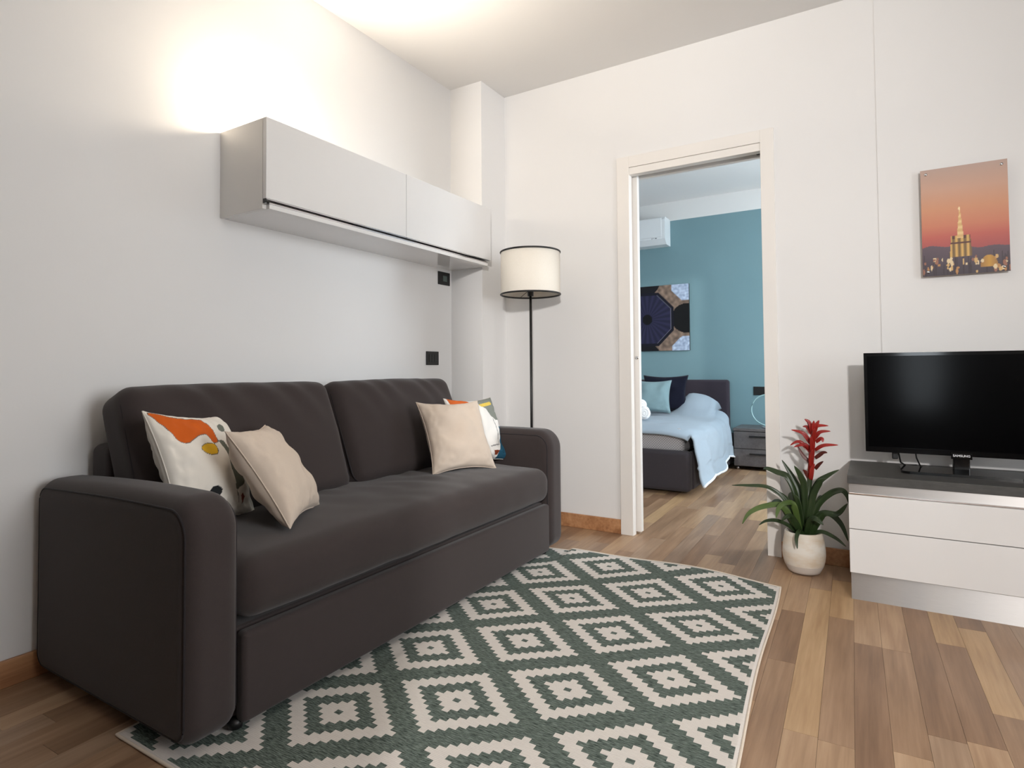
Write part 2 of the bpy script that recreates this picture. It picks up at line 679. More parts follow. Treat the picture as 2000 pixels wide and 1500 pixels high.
def cushion(name, c, rvec, uvec, w, h, T, mat, N=36, seed=0, pinch=0.12, wr=0.009, paint=None, crush=None):
    """a filled throw cushion: two sheets meeting at a seam, ears at the corners"""
    r = Vector(rvec).normalized()
    u = Vector(uvec)
    u = (u - r * u.dot(r)).normalized()
    nn = r.cross(u)
    vs, cols, fs = [], [], []
    ids = {}
    for side in (1, -1):
        for i in range(N + 1):
            for j in range(N + 1):
                a = -1 + 2 * i / N
                b = -1 + 2 * j / N
                # denser rows near the seam
                a = math.sin(a * math.pi / 2) * .35 + a * .65
                b = math.sin(b * math.pi / 2) * .35 + b * .65
                rim = i in (0, N) or j in (0, N)
                if side < 0 and rim:
                    ids[(side, i, j)] = ids[(1, i, j)]
                    continue
                px = a * (1 - pinch * (1 - b * b) * abs(a) ** 1.5)
                py = b * (1 - pinch * (1 - a * a) * abs(b) ** 1.5)
                th = (max(0, 1 - a * a) * max(0, 1 - b * b)) ** 0.42
                nz = mnoise.noise(Vector((a * 2.2 + seed, b * 2.2, side * 3 + seed))) * wr * 2.2
                ed = max(abs(a), abs(b))
                fold = mnoise.noise(Vector((a * 7 + seed * 2, b * 7, seed))) * wr * 1.6 * (ed ** 3) * (1 - ed ** 8)
                off = side * (T / 2 * th) + nz * th + fold
                P = Vector(c) + r * (px * w / 2) + u * (py * h / 2) + nn * off
                if crush:
                    P = crush(P, a, b)
                ids[(side, i, j)] = len(vs)
                vs.append(P)
                if paint:
                    cols.append(lin(paint((a + 1) / 2, (b + 1) / 2)) if side > 0 else lin((232, 226, 216)))
        for i in range(N):
            for j in range(N):
                q = [ids[(side, i, j)], ids[(side, i + 1, j)], ids[(side, i + 1, j + 1)], ids[(side, i, j + 1)]]
                fs.append(tuple(q) if side > 0 else tuple(reversed(q)))
    me = bpy.data.meshes.new(name)
    me.from_pydata([tuple(v) for v in vs], [], fs)
    me.update()
    if paint:
        set_print(me, cols)
    o = link(name, me, mat, None, True)
    # seam piping as a part
    rim = [(i, 0) for i in range(N)] + [(N, j) for j in range(N)] + [(N - i, N) for i in range(N)] + [(0, N - j) for j in range(N)]
    path = [vs[ids[(1, i, j)]] for i, j in rim]
    s = tube('seam', path, 0.0022, mat, None, 6, True)
    if paint:
        set_print(s.data, [lin((226, 220, 210))] * len(s.data.vertices))
    adopt(o, s)
    return o


# ------------------------------------------------------------------ the shell
DX0, DX1, DZ = -1.18, -0.471, 2.075       # clear door opening
struct(box('floor', XL - 0.2, XR, YN, BY, -0.06, -0.004, M['underlay']), 'wood strip floor')
FLOOR = bpy.data.objects['floor']
struct(box('wall_left', XL - 0.15, XL, YN, YD, 0, 3.1, M['wall']), 'white left wall behind the sofa')
struct(box('wall_corner', XL, -2.033, 3.003, YB, 0, ZC, M['wall']), 'white square pillar in the corner')
# back wall: two skins left of the door (pocket for the sliding leaf), solid elsewhere
struct(boxes('wall_back', [
    (XL - 0.15, DX0 - 0.004, YB, 3.312, 0, ZC + .3), (XL - 0.15, DX0 - 0.004, 3.362, YD, 0, ZC + .3),
    (DX0 - 0.004, DX1 + .004, YB, 3.312, 2.118, ZC + .3), (DX0 - 0.004, DX1 + .004, 3.362, YD, 2.118, ZC + .3),
    (DX1 + .004, XR, YB, YD, 0, 3.1)], M['wall']), 'white back wall with the doorway')
struct(box('wall_back_panel', 0.042, XR, YB - 0.004, YB, 0, 3.05, M['wall']), 'slightly raised white wall panel behind the television')
struct(box('ceiling', XL - 0.15, -0.076, YN, YD, ZC, 3.05, M['ceil']), 'white lowered ceiling')
struct(box('ceiling_upper', -0.076, XR + .2, YN, YD, 3.05, 3.15, M['ceil']), 'white higher ceiling on the right')
struct(boxes('wall_right', [(XR, XR + .2, YN, .45, 0, 3.1), (XR, XR + .2, 1.95, YD, 0, 3.1),
                            (XR, XR + .2, .45, 1.95, 0, .7), (XR, XR + .2, .45, 1.95, 2.3, 3.1)], M['wall']), 'white right wall with an added window')
struct(boxes('wall_rear', [(XL - .15, .37, YN - .15, YN, 0, 3.15), (.87, XR + .2, YN - .15, YN, 0, 3.15), (.37, .87, YN - .15, YN, 0, .3), (.37, .87, YN - .15, YN, 2.5, 3.15)], M['wall']), 'white wall behind the camera')
w3 = struct(boxes('added_rear_window', [(.37, .42, YN - .10, YN - .05, .3, 2.5), (.82, .87, YN - .10, YN - .05, .3, 2.5), (.42, .82, YN - .10, YN - .05, .3, .35), (.42, .82, YN - .10, YN - .05, 2.45, 2.5)], M['casing']), 'narrow white frame of an added window behind the camera')  # unseen window added for the bright streak on the plinth
struct(box('added_light_blocker', XL, -0.30, -0.25, -0.1, 0, ZC, M['dark_blocker']), 'dark light-blocking panel added beside the camera, unseen')  # unseen panel added to keep lamp light off the near left
w1 = struct(boxes('added_right_window', [(XR + .06, XR + .11, .45, .51, .7, 2.3), (XR + .06, XR + .11, 1.89, 1.95, .7, 2.3), (XR + .06, XR + .11, 1.17, 1.23, .7, 2.3),
                               (XR + .06, XR + .11, .51, 1.89, .7, .76), (XR + .06, XR + .11, .51, 1.89, 2.24, 2.3)], M['casing']), 'white frame of an added window, unseen on the right')  # unseen window added to light the room from the side
# bedroom shell
struct(box('wall_bedroom_back', -3.4, 1.2, BY, BY + .15, 0, ZC, M['bluewall']), 'blue bedroom wall with a white strip at the top')
struct(box('wall_bedroom_left', -3.55, -3.4, YD, BY + .15, 0, ZC, M['wall']), 'white bedroom side wall')
struct(boxes('wall_bedroom_right', [(1.05, 1.2, YD, 4.2, 0, ZC), (1.05, 1.2, 5.6, BY, 0, ZC), (1.05, 1.2, 4.2, 5.6, 0, .85), (1.05, 1.2, 4.2, 5.6, 2.35, ZC)], M['wall']), 'white bedroom wall with the window')
struct(box('ceiling_bedroom', -3.55, 1.2, YD, BY + .15, ZC, ZC + .1, M['ceil']), 'white bedroom ceiling')
struct(box('floor_bedroom', -3.4, XL - .2, YD, BY, -0.06, 0.0, WOODS[3]), 'bedroom floor beyond the bed')
w2 = struct(boxes('window_2', [(1.10, 1.15, 4.2, 4.26, .85, 2.35), (1.10, 1.15, 5.54, 5.6, .85, 2.35), (1.10, 1.15, 4.87, 4.93, .85, 2.35),
                               (1.10, 1.15, 4.26, 5.54, .85, .91), (1.10, 1.15, 4.26, 5.54, 2.29, 2.35)], M['casing']), 'white bedroom window frame')

tg = NT('window_glass')
tg.set(**{'Transmission Weight': 1.0, 'Roughness': 0.0, 'IOR': 1.02})
tg.l(tg.mix(tg.noise(tg.pos(), 3), (1, 1, 1, 1), (.97, .99, 1, 1)), tg.b.inputs['Base Color'])
adopt(w1, box('pane', XR + .08, XR + .086, .51, 1.17, .76, 2.24, tg.m), box('pane', XR + .08, XR + .086, 1.23, 1.89, .76, 2.24, tg.m))
adopt(w2, box('pane', 1.12, 1.126, 4.26, 4.87, .91, 2.29, tg.m), box('pane', 1.12, 1.126, 4.93, 5.54, .91, 2.29, tg.m))
adopt(w3, box('pane', .42, .82, YN - .078, YN - .072, .35, 2.45, tg.m))

# baseboards
struct(box('baseboard_back', -2.033, DX0 - 0.0745, YB - .013, YB, 0, .082, M['baseboard'], bev=.003), 'oak baseboard left of the door')
struct(box('baseboard_back_right', DX1 + .066, XR, YB - .025, YB - .012 + .012 * 0, 0, .082, M['baseboard'], bev=.003), 'oak baseboard right of the door')
struct(box('baseboard_left', XL, XL + .013, -.1, 3.003, 0, .082, M['baseboard'], bev=.003), 'oak baseboard along the left wall')
struct(box('baseboard_corner', -2.033, -2.02, 2.99, YB - .013, 0, .082, M['baseboard'], bev=.003), 'oak baseboard on the pillar')

# door set
D1 = bpy.data.objects.new('door_1', None)
COL.objects.link(D1)
D1.location = (-0.83, YB, 0)
struct(D1, 'cream sliding pocket door with flat casing')
parts = [
    box('casing', DX0 - .074, DX0, YB - .016, YB, 0, 2.182, M['casing'], bev=.002),
    box('casing', DX1, DX1 + .065, YB - .016, YB, 0, 2.182, M['casing'], bev=.002),
    box('casing', DX0, DX1, YB - .016, YB, 2.117, 2.182, M['casing'], bev=.002),
    box('header', DX0, DX1, YB - .010, 3.312, DZ, 2.1165, M['casing'], bev=.002),
    box('header', DX0, DX1, 3.364, YD, DZ, 2.1165, M['casing'], bev=.002),
    box('jamb', DX1 - .012 + .012, DX1 + .004, YB, YD, 0, 2.1165, M['casing']),
    box('jamb', DX0 - .004, DX0, YB, 3.312, 0, 2.1165, M['casing']),
    box('jamb', DX0 - .004, DX0, 3.362, YD, 0, 2.1165, M['casing']),
    box('track', DX0, DX1, 3.316, 3.358, 2.104, 2.116, M['black_plastic']),
]
leaf = box('door_leaf', -1.95, -1.152, 3.320, 3.355, 0.012, 2.098, M['casing'], bev=.002)
adopt(D1, *parts, leaf)
lk = lathe('latch_plate', [(0, .004), (.008, .004), (.010, .002), (.010, 0), (0, 0)], (0, 0, 0), M['chrome'], n=20)
lk.matrix_world = Matrix.Translation((-1.167, 3.320, 1.015)) @ Matrix.Rotation(R(90), 4, 'X')
lk['label'] = 'small metal latch plate'
adopt(leaf, lk)
box('roller_stop', DX1 - .030, DX1 - .002, 3.316, 3.358, 2.085, 2.104, M['black_plastic'], None)
adopt(D1, bpy.data.objects['roller_stop'])

# ------------------------------------------------------------------ floor strips
SW, TH = 0.082, 0.02
SLANT = -0.025
rng = random.Random(21)
planks = []
fixed = {-2: [1.728, 2.877], -1: [1.722, 2.585], 0: [2.385], 1: [2.385], 3: [2.525], -3: [2.117], 4: [2.71]}
kmin, kmax = int((-3.3 - -.071) / SW), int((XR + .071) / SW) + 1
for k in range(kmin, kmax + 1):
    xa = -.071 + SW * k
    if k in fixed:
        j = list(fixed[k])
    else:
        j = [2.0 + rng.uniform(-.6, .6)]
    while j[-1] < BY:
        j.append(j[-1] + rng.choice([.45, .62, .8, .95, 1.15]))
    while j[0] > -0.7:
        j.insert(0, j[0] - rng.choice([.45, .62, .8, .95, 1.15]))
    prev = -1
    for a, b in zip(j[:-1], j[1:]):
        tn = rng.choice([0, 0, 1, 1, 2, 3, 3, 4, 5, 6])
        while tn == prev:
            tn = rng.choice([0, 1, 2, 3, 4, 5, 6])
        prev = tn
        if k == -2 and abs(a - 1.728) < .01:
            tn = 2
        if k == -3 and abs(b - 2.117) < .01:
            tn = 1
        if k == -3 and abs(a - 2.117) < .01:
            tn = 4
        if k in (0, 1) and abs(a - 2.385) < .01:
            tn = 0 if k == 0 else 5
        planks.append((xa, a, b, tn))


def view(p):
    d = Vector(p) - CAM
    z = d.dot(_f)
    if z < .05:
        return None
    return (1000 + FPX * d.dot(CR) / z, 750 + SHIFT_PX - FPX * d.dot(CU) / z, z)


def plank_rank(pl):
    xa, a, b, tn = pl
    best = 0
    for s in range(7):
        y = a + (b - a) * s / 6
        x = xa + SW / 2 + SLANT * (y - 2.3)
        v = view((x, y, 0))
        if not v or not (-60 < v[0] < 2060 and 0 < v[1] < 1560):
            continue
        if y > YB:                                # seen only through the doorway
            t_ = YB / y
            if not (DX0 - .05 < x * t_ < DX1 + .05):
                continue
        if -2.2 < x < -1.45 and .86 < y < 2.8:      # under the sofa
            continue
        if x > -.05 and 2.86 < y < YB:              # under the tv unit
            continue
        if -1.70 < x < -.36 and .86 < y < 2.74:     # under the rug
            continue
        best = max(best, 1 / v[2])
    return best


ranked = sorted(((plank_rank(p), i) for i, p in enumerate(planks)), reverse=True)
show = {i for sc, i in ranked[:260] if sc > 0}
me_p = {}
for tn in range(len(WOODS)):
    bm = bmesh.new()
    add_box(bm, -.5, .5, -.5, .5, -1, 0)
    me = bpy.data.meshes.new('plank')
    bm.to_mesh(me)
    bm.free()
    me.materials.append(WOODS[tn])
    me_p[tn] = me
ang = math.atan(-SLANT)
bmr = bmesh.new()
G = 0.0007
for i, (xa, a, b, tn) in enumerate(planks):
    ym = (a + b) / 2
    xm = xa + SW / 2 + SLANT * (ym - 2.3)
    if xm < XL - .17 and not ym > YD:
        pass
    if i in show:
        o = bpy.data.objects.new('plank', me_p[tn])
        COL.objects.link(o)
        o.location = (xm, ym, 0)
        o.rotation_euler = (0, 0, ang)
        o.scale = (SW - G, b - a - G, .004)
        o.parent = FLOOR
    else:
        if ym > YB and xm > 1.0:
            continue
        f = add_box(bmr, xm - SW / 2 + G / 2, xm + SW / 2 - G / 2, a + G / 2, b - G / 2, -.004, 0)
        for q in f:
            q.material_index = tn
            for v in q.verts:
                if not v.tag:
                    v.co.x += SLANT * (v.co.y - ym)
                    v.tag = True
rest = from_bm('plank_field', bmr, list(WOODS), FLOOR)
rest['kind'] = 'stuff'

# ------------------------------------------------------------------ rug
def rug():
    a0, a1, b0, b1 = -1.755, -0.312, 0.808, 2.802
    na, nb = 90, 120
    vs, uvs, fs = [], [], []

    def place(a, b, dz):
        s = (b - b0) / (b1 - b0)
        fr = (a - a0) / (a1 - a0)
        far = max(0, (s - .75) / .25) ** 2
        x = a - 0.0475 * (b - 1.808) + .006 * math.sin(b * 5.2 + .6) * fr ** 3
        y = b + far * (.065 * math.sin(min(1, max(0, (x + 1.55) / 1.25)) * math.pi) ** 1.2 - .01 * fr)
        z = .0072 + .003 * (mnoise.noise(Vector((a * 3, b * 3, 0))) + .4) + far * .010 * (1 + math.sin(a * 9 + 1.2)) * .5
        if x < -1.36 and .8 < y < 2.87:
            z = .0072
        return (x, y, z + dz)
    for i in range(na + 1):
        for j in range(nb + 1):
            a = a0 + (a1 - a0) * i / na
            b = b0 + (b1 - b0) * j / nb
            vs.append(place(a, b, 0))
            uvs.append((a, b))
    W_ = nb + 1
    for i in range(na):
        for j in range(nb):
            fs.append((i * W_ + j, (i + 1) * W_ + j, (i + 1) * W_ + j + 1, i * W_ + j + 1))
    rim = [(i, 0) for i in range(na)] + [(na, j) for j in range(nb)] + [(na - i, nb) for i in range(na)] + [(0, nb - j) for j in range(nb)]
    base = len(vs)
    for (i, j) in rim:
        p = vs[i * W_ + j]
        vs.append((p[0], p[1], max(.0005, p[2] - .006)))
        uvs.append(uvs[i * W_ + j])
    L = len(rim)
    for k in range(L):
        k2 = (k + 1) % L
        fs.append((rim[k][0] * W_ + rim[k][1], base + k, base + k2, rim[k2][0] * W_ + rim[k2][1]))
    me = bpy.data.meshes.new('rug')
    me.from_pydata(vs, [], fs)
    me.update()
    ul = me.uv_layers.new(name='weave')
    for lp in me.loops:
        ul.data[lp.index].uv = uvs[lp.vertex_index]
    o = link('rug', me, M['rug'], None, True)
    path = [(vs[i * W_ + j][0], vs[i * W_ + j][1], vs[i * W_ + j][2] - .0025) for (i, j) in rim]
    bd = tube('binding', path, .0042, M['rug_binding'], None, 6, True)
    adopt(o, bd)
    tag(o, 'woven green and off-white diamond pattern rug on the wood floor', 'rug')


rug()

# ------------------------------------------------------------------ sofa
def sofa():
    SX0, SX1, Y0, Y1, AW = -2.255, -1.415, .822, 2.847, .147
    root = empty('sofa', (-1.83, 1.83, 0.01), 'charcoal fabric two-seat sofa bed along the left wall', 'sofa')
    prof = round_poly([(SX0, .03), (SX1, .03), (SX1, .628), (SX0, .612)], [.06, .06, .085, .06], 8)
    # densify straight runs so the top can crown
    dense = []
    for i in range(len(prof)):
        a, b = prof[i], prof[(i + 1) % len(prof)]
        n = max(1, int((b - a).length / .05))
        for k in range(n):
            dense.append(a.lerp(b, k / n))
    ps = []

    def crown(yc):
        def f(v):
            t_ = max(0, (v.z - .56) / .07)
            q = max(0, 1 - ((v.y - yc) / (AW / 2)) ** 2)
            bend = .012 * math.sin(max(0, min(1, (v.x - SX0) / (SX1 - SX0))) * math.pi)
            return Vector((v.x, v.y, v.z + min(1, t_) * (bend + .008 * q)))
        return f
    for (ya, yb) in ((Y0, Y0 + AW), (Y1 - AW, Y1)):
        arm = loft_y('arm', dense, ya, yb, .042, M['sofa'], None, 7, 6, crown((ya + yb) / 2))
        # piped seams on both faces of the arm
        for (yy, sg) in ((ya + .006, 1), (yb - .006, -1)):
            n = len(dense)
            path = []
            for i in range(n):
                d = (dense[(i + 1) % n] - dense[i - 1]).normalized()
                q = dense[i] - Vector((d.y, -d.x)) * .0215
                v = Vector((q.x, yy, q.y))
                path.append(crown((ya + yb) / 2)(v))
            s = tube('piping', path, .0032, M['sofa_seam'], None, 6, True)
            adopt(arm, s)
        ps.append(arm)
    iy0, iy1 = Y0 + AW, Y1 - AW
    ym = (iy0 + iy1) / 2
    # base: front panel and box behind
    ps.append(soft_box('front_panel', (-1.437, ym, .148), (.02, (iy1 - iy0) / 2 - .006, .118), .014, M['sofa'], None, (2, 16, 6)))
    ps.append(box('base_box', -2.24, -1.46, iy0 + .005, iy1 - .005, .035, .27, M['sofa'], None, .01))
    ps.append(soft_box('back_frame', (-2.185, ym, .38), (.065, (iy1 - iy0) / 2 - .002, .333), .03, M['sofa'], None, (2, 12, 8)))

    def seat_fn(p, n):
        q = p.copy()
        fx, fy = p.x / .36, p.y / .866
        if p.z > 0:
            q.z += .022 * (1 - min(1, fx * fx)) * (1 - min(1, abs(fy)) ** 6) + .006 * (1 - abs(fy) ** 4)
            # creases fanning forward from the back cushions
            cr = math.sin(p.y * 34 + 5 * mnoise.noise(Vector((p.x * 6, p.y * 3, 1)))) * mnoise.noise(Vector((p.x * 5, p.y * 4, 4)))
            q.z += .020 * cr * max(0, .62 - fx * .6) * max(0, 1 - abs(fy))
        q.x += n.x * .010 * (1 - abs(fy) ** 4) + n.x * .004 * mnoise.noise(Vector((p.y * 4, p.z * 8, 2)))
        q += n * .0025 * mnoise.noise(p * 9)
        return q
    ps.append(soft_box('seat_cushion', (-1.765, ym, .364), (.355, (iy1 - iy0) / 2 - .003, .082), .062, M['sofa'], None, (26, 80, 4), None, seat_fn))
    # back cushions
    wid = (iy1 - iy0) / 2
    rot = Matrix.Rotation(R(-21.5), 3, 'Y')

    def make_back(seed):
        def bf(p, n):
            fx, fy, fz = p.x / .085, p.y / (wid / 2), p.z / .245
            q = p.copy()
            if n.x > .1:
                q.x += .040 * (1 - abs(fy) ** 3) * (1 - max(0, fz) ** 3) * n.x - .012 * max(0, -fz)
            # gathers below the top seam
            g_ = math.sin(p.y * 42 + p.z * 26 + 3 * mnoise.noise(Vector((p.y * 5, p.z * 4, seed))))
            q.x += n.x * .0060 * g_ * max(0, fz) * (1 - abs(fy) ** 4)
            q.z += n.z * .008 * (1 - fy * fy)
            q += n * .004 * mnoise.noise(Vector((p.x * 5 + seed, p.y * 5, p.z * 5)))
            return q
        return bf
    for s, yc in enumerate((iy0 + wid / 2, iy1 - wid / 2)):
        ps.append(soft_box('back_cushion', (-2.058, yc, .655), (.088, wid / 2 - .003, .247), .053, M['sofa'], None, (5, 44, 26), rot, make_back(s * 7.3 + 1)))
        # edge seams of the cushion, as a part of it
        w_, h_, r_ = wid / 2 - .010, .236, .058
        loop = round_poly([(-w_, -h_), (w_, -h_), (w_, h_), (-w_, h_)], [r_] * 4, 6)
        den = []
        for i in range(len(loop)):
            a, b = loop[i], loop[(i + 1) % len(loop)]
            n = max(1, int((b - a).length / .04))
            den += [a.lerp(b, k_ / n) for k_ in range(n)]
        pth = [rot @ Vector((.060, p.x, p.y)) + Vector((-2.058, yc, .655)) for p in den]
        sm = tube('piping', pth, .003, M['sofa_seam'], None, 6, True)
        adopt(ps[-1], sm)
    for (x, y) in ((-1.46, Y0 + .158), (-1.46, Y1 - .158), (-2.2, Y0 + .08), (-2.2, Y1 - .08)):
        ps.append(lathe('foot', [(0, .036), (.022, .036), (.018, 0.0125), (0, .0125)], (x, y, 0), M['black_plastic'], None, 20))
    adopt(root, *ps)


sofa()

# ------------------------------------------------------------------ throw cushions
PA = {'orange': [(0.0, 1.0), (0.25, 0.94), (0.56, 0.93), (0.67, 0.89), (0.72, 0.8), (0.76, 0.69), (0.63, 0.66), (0.62, 0.71), (0.57, 0.75), (0.49, 0.75), (0.35, 0.72), (0.24, 0.66), (0.15, 0.72), (0.05, 0.91)],
      'yellow': [(0.36, 0.61), (0.45, 0.65), (0.63, 0.66), (0.62, 0.60), (0.56, 0.54), (0.43, 0.57)],
      'band': [(0.76, 0.69), (0.83, 0.70), (0.86, 0.61), (0.90, 0.47), (0.95, 0.31), (0.91, 0.26), (0.84, 0.25), (0.80, 0.21), (0.81, 0.33), (0.80, 0.51), (0.77, 0.61)],
      'black': [(0.38, 0.26), (0.46, 0.29), (0.53, 0.24), (0.48, 0.18), (0.37, 0.18)],
      'brown': [(0.90, 0.19), (0.95, 0.15), (0.88, 0.08), (0.86, 0.16)]}
PA = {k_: smooth_poly(v, 1 if k_ == 'yellow' else 2) if k_ != 'brown' else v for k_, v in PA.items()}
LA = [[(.76, .69), (.63, .66), (.62, .60)], [(.67, .89), (.72, .80), (.76, .69)], [(.80, .21), (.81, .10)]]


def paint_a(u, v):
    u *= 1.20
    if math.hypot((u - .90) / .055, (v - .83) / .045) < 1:
        return (112, 116, 106)
    for k_, c in (('yellow', (226, 178, 44)), ('band', (106, 108, 96)), ('black', (36, 38, 40)), ('brown', (128, 52, 28)), ('orange', (206, 96, 32))):
        if inside(PA[k_], u, v):
            return c
    for k_ in ('orange', 'yellow', 'band'):
        if pdist(PA[k_], u, v) < .007:
            return (96, 92, 84)
    for ln in LA:
        if pdist(ln, u, v, False) < .006:
            return (110, 104, 96)
    return (234, 228, 218)


PD = {'orange': [(0.03, 1.0), (0.42, 1.0), (0.50, 0.90), (0.36, 0.80), (0.22, 0.72), (0.06, 0.84)],
      'grey': [(0.66, 1.0), (1.0, 1.0), (1.0, 0.60), (0.87, 0.67), (0.78, 0.79), (0.66, 0.84)],
      'yellow': [(0.64, 0.885), (0.97, 0.92), (0.99, 0.86), (0.66, 0.825)],
      'blue': [(1.0, 0.52), (1.0, 0.0), (0.72, 0.0), (0.79, 0.11), (0.89, 0.23)],
      'brown': [(0.66, 0.13), (0.80, 0.12), (0.74, 0.05), (0.68, 0.05)]}


def paint_d(u, v):
    u = min(.995, u * 1.13)
    for k_, c in (('yellow', (228, 198, 92)), ('grey', (132, 136, 128)), ('blue', (40, 88, 112)), ('brown', (128, 60, 36)), ('orange', (208, 102, 46))):
        if inside(PD[k_], u, v):
            return c
    if pdist([(.90, .62), (.84, .22), (.62, .20)], u, v, False) < .010:
        return (150, 148, 146)
    return (236, 233, 228)


tag(cushion('throw_cushion', (-1.87, 1.135, .640), (-.36, .92, -.10), (-.43, -.02, .90), .37, .385, .13, M['print_cloth'], 150, 1.3, paint=paint_a),
    'white cushion with orange, yellow and grey abstract print beside the near sofa arm', 'cushion', 'throw cushions on the sofa')
tag(cushion('throw_cushion', (-1.70, 1.285, .615), (-.573, .819, -.036), (-.472, -.294, .831), .345, .355, .145, M['beige'], 44, 5.1),
    'plain beige cushion leaning on the printed cushion near the near arm', 'cushion', 'throw cushions on the sofa')
tag(cushion('throw_cushion', (-1.745, 2.345, .630), (.372, .928, -.014), (-.428, .185, .884), .355, .37, .13, M['beige'], 44, 9.4),
    'plain beige cushion standing in front of the printed cushion at the far arm', 'cushion', 'throw cushions on the sofa')
tag(cushion('throw_cushion', (-1.79, 2.595, .632), (.15, .985, -.02), (-.40, .10, .90), .36, .37, .11, M['print_cloth'], 140, 3.7, paint=paint_d),
    'white cushion with blue, grey and orange print half hidden at the far arm', 'cushion', 'throw cushions on the sofa')

# ------------------------------------------------------------------ wall cabinet
def cabinet():
    CX, Y0, Y1, Z0, Z1 = -1.974, 1.441, 2.999, 1.580, 1.934
    root = empty('wall_cabinet', (-2.1, 2.2, 1.58), 'white glossy wall cabinet with two flap doors above the sofa', 'cabinet')
    T = .018
    ps = [box('side_panel', XL, CX - .022, Y0, Y0 + T, Z0, Z1, M['white_satin'], bev=.0008),
          box('side_panel', XL, CX - .022, Y1 - T, Y1, Z0, Z1, M['white_satin'], bev=.0008),
          box('bottom_panel', XL, CX - .004, Y0 + T, Y1 - T, Z0, Z0 + T, M['white_gloss'], bev=.0008),
          box('top_panel', XL, CX - .022, Y0 + T, Y1 - T, Z1 - T, Z1, M['white_satin'], bev=.0008),
          box('back_panel', XL + .001, XL + .008, Y0 + T, Y1 - T, Z0 + T, Z1 - T, M['white_satin'])]
    YM = 2.244
    d1_ = box('door', CX - .020, CX, Y0, YM - .0012, Z0 + .037, Z1, M['white_gloss'], bev=.0012)
    d2_ = box('door', CX - .020, CX, YM + .0012, Y1 + .012, Z0 + .037, Z1, M['white_gloss'], bev=.0012)
    # recessed aluminium grip channel under the doors
    n = 10
    prof = []
    for k_ in range(n + 1):
        a = math.pi * .5 * k_ / n
        prof.append((CX - .004 - .020 * math.sin(a) - .004, Z0 + T + .017 * (1 - math.cos(a))))
    vs, fs = [], []
    for (x, z) in prof:
        vs += [(x, Y0 + .001, z), (x, Y1 - .001, z)]
    for k_ in range(n):
        fs.append((2 * k_, 2 * k_ + 1, 2 * k_ + 3, 2 * k_ + 2))
    ch = pydata('grip_channel', vs, fs, M['chrome'], None, True)
    sol = ch.modifiers.new('thickness', 'SOLIDIFY')
    sol.thickness = .0012
    ps += [d1_, d2_, ch, box('grip_lip', CX - .0075, CX - .0035, Y0 + T, Y1 - T, Z0 + T, Z0 + T + .006, M['chrome'], bev=.0006)]
    for (a, b) in ((Y0, YM - .0012), (YM + .0012, Y1 + .012)):
        g_ = box('grip_strip', CX - .016, CX - .001, a + .001, b - .001, Z0 + .032, Z0 + .0366, M['chrome'], bev=.0006)
        ps.append(g_)
    ps.append(box('end_cap', CX - .018, CX - .001, Y0 - .0008, Y0 + .003, Z0 + .020, Z0 + .036, M['black_plastic']))
    adopt(root, *ps)


cabinet()

# switch plates on the left wall
def plate(name, y0, y1, z0, z1, label, disp):
    o = box(name, XL, XL + .008, y0, y1, z0, z1, M['black_plastic'], bev=.002)
    tag(o, label, 'switch')
    if disp:
        d = box('display', XL + .0078, XL + .0092, y0 + .042, y0 + .082, z0 + .022, z0 + .056, simple('grey_display', (78, 92, 88), .4))
        adopt(o, d)
    else:
        for k_ in range(3):
            d = box('rocker', XL + .0078, XL + .0100, y0 + .020 + k_ * .025, y0 + .0435 + k_ * .025, z0 + .017, z1 - .017, M['black_gloss'], bev=.0008)
            adopt(o, d)


plate('thermostat', 2.866, 2.980, 1.481, 1.561, 'square black thermostat plate just under the wall cabinet', True)
plate('light_switch', 2.750, 2.864, .983, 1.065, 'black switch plate on the white wall above the sofa back', False)

# ------------------------------------------------------------------ floor lamp
def lamp():
    LX, LY = -1.72, 3.05
    root = empty('floor_lamp', (LX, LY, 0), 'slim black floor lamp with a cream drum shade behind the sofa arm', 'lamp')
    zb, zt, r = 1.395, 1.645, .176
    ps = [lathe('base', [(0, .022), (.02, .022), (.12, .016), (.125, .010), (.125, 0), (0, 0)], (LX, LY, 0), M['black_metal']),
          lathe('pole', [(0, .02), (.0075, .02), (.0075, 1.40), (0, 1.40)], (LX, LY, 0), M['black_metal'], n=20),
          lathe('socket', [(0, 1.385), (.018, 1.385), (.018, 1.43), (.014, 1.46), (0, 1.46)], (LX, LY, 0), M['black_plastic'], n=24)]
    sh = lathe('shade', [(r, zb), (r, zt), (r - .002, zt), (r - .002, zb), (r, zb)], (LX, LY, 0), M['shade'], n=72)
    ps.append(sh)
    for z in (zb, zt):
        ring = [(LX + r * math.cos(2 * math.pi * k_ / 72), LY + r * math.sin(2 * math.pi * k_ / 72), z) for k_ in range(72)]
        vs, fs = tube_data(ring, .0052, 10, True)
        rg = pydata('trim_ring', vs, fs, M['black_metal'], None, True)
        rg['label'] = 'black rim of the shade'
        adopt(sh, rg)
    for k_ in range(3):
        a = R(20 + 120 * k_)
        sp = tube('spoke', [(LX + .016 * math.cos(a), LY + .016 * math.sin(a), zb + .03), (LX + r * math.cos(a), LY + r * math.sin(a), zb + .004)], .0018, M['black_metal'], None, 6)
        ps.append(sp)
    bulb = lathe('bulb', [(0, 0), (.014, 0), (.016, .02), (.03, .055), (.03, .075), (.018, .098), (0, .104)], (LX, LY, 1.455), M['white_satin'], n=24)
    ps.append(bulb)
    adopt(root, *ps)


lamp()

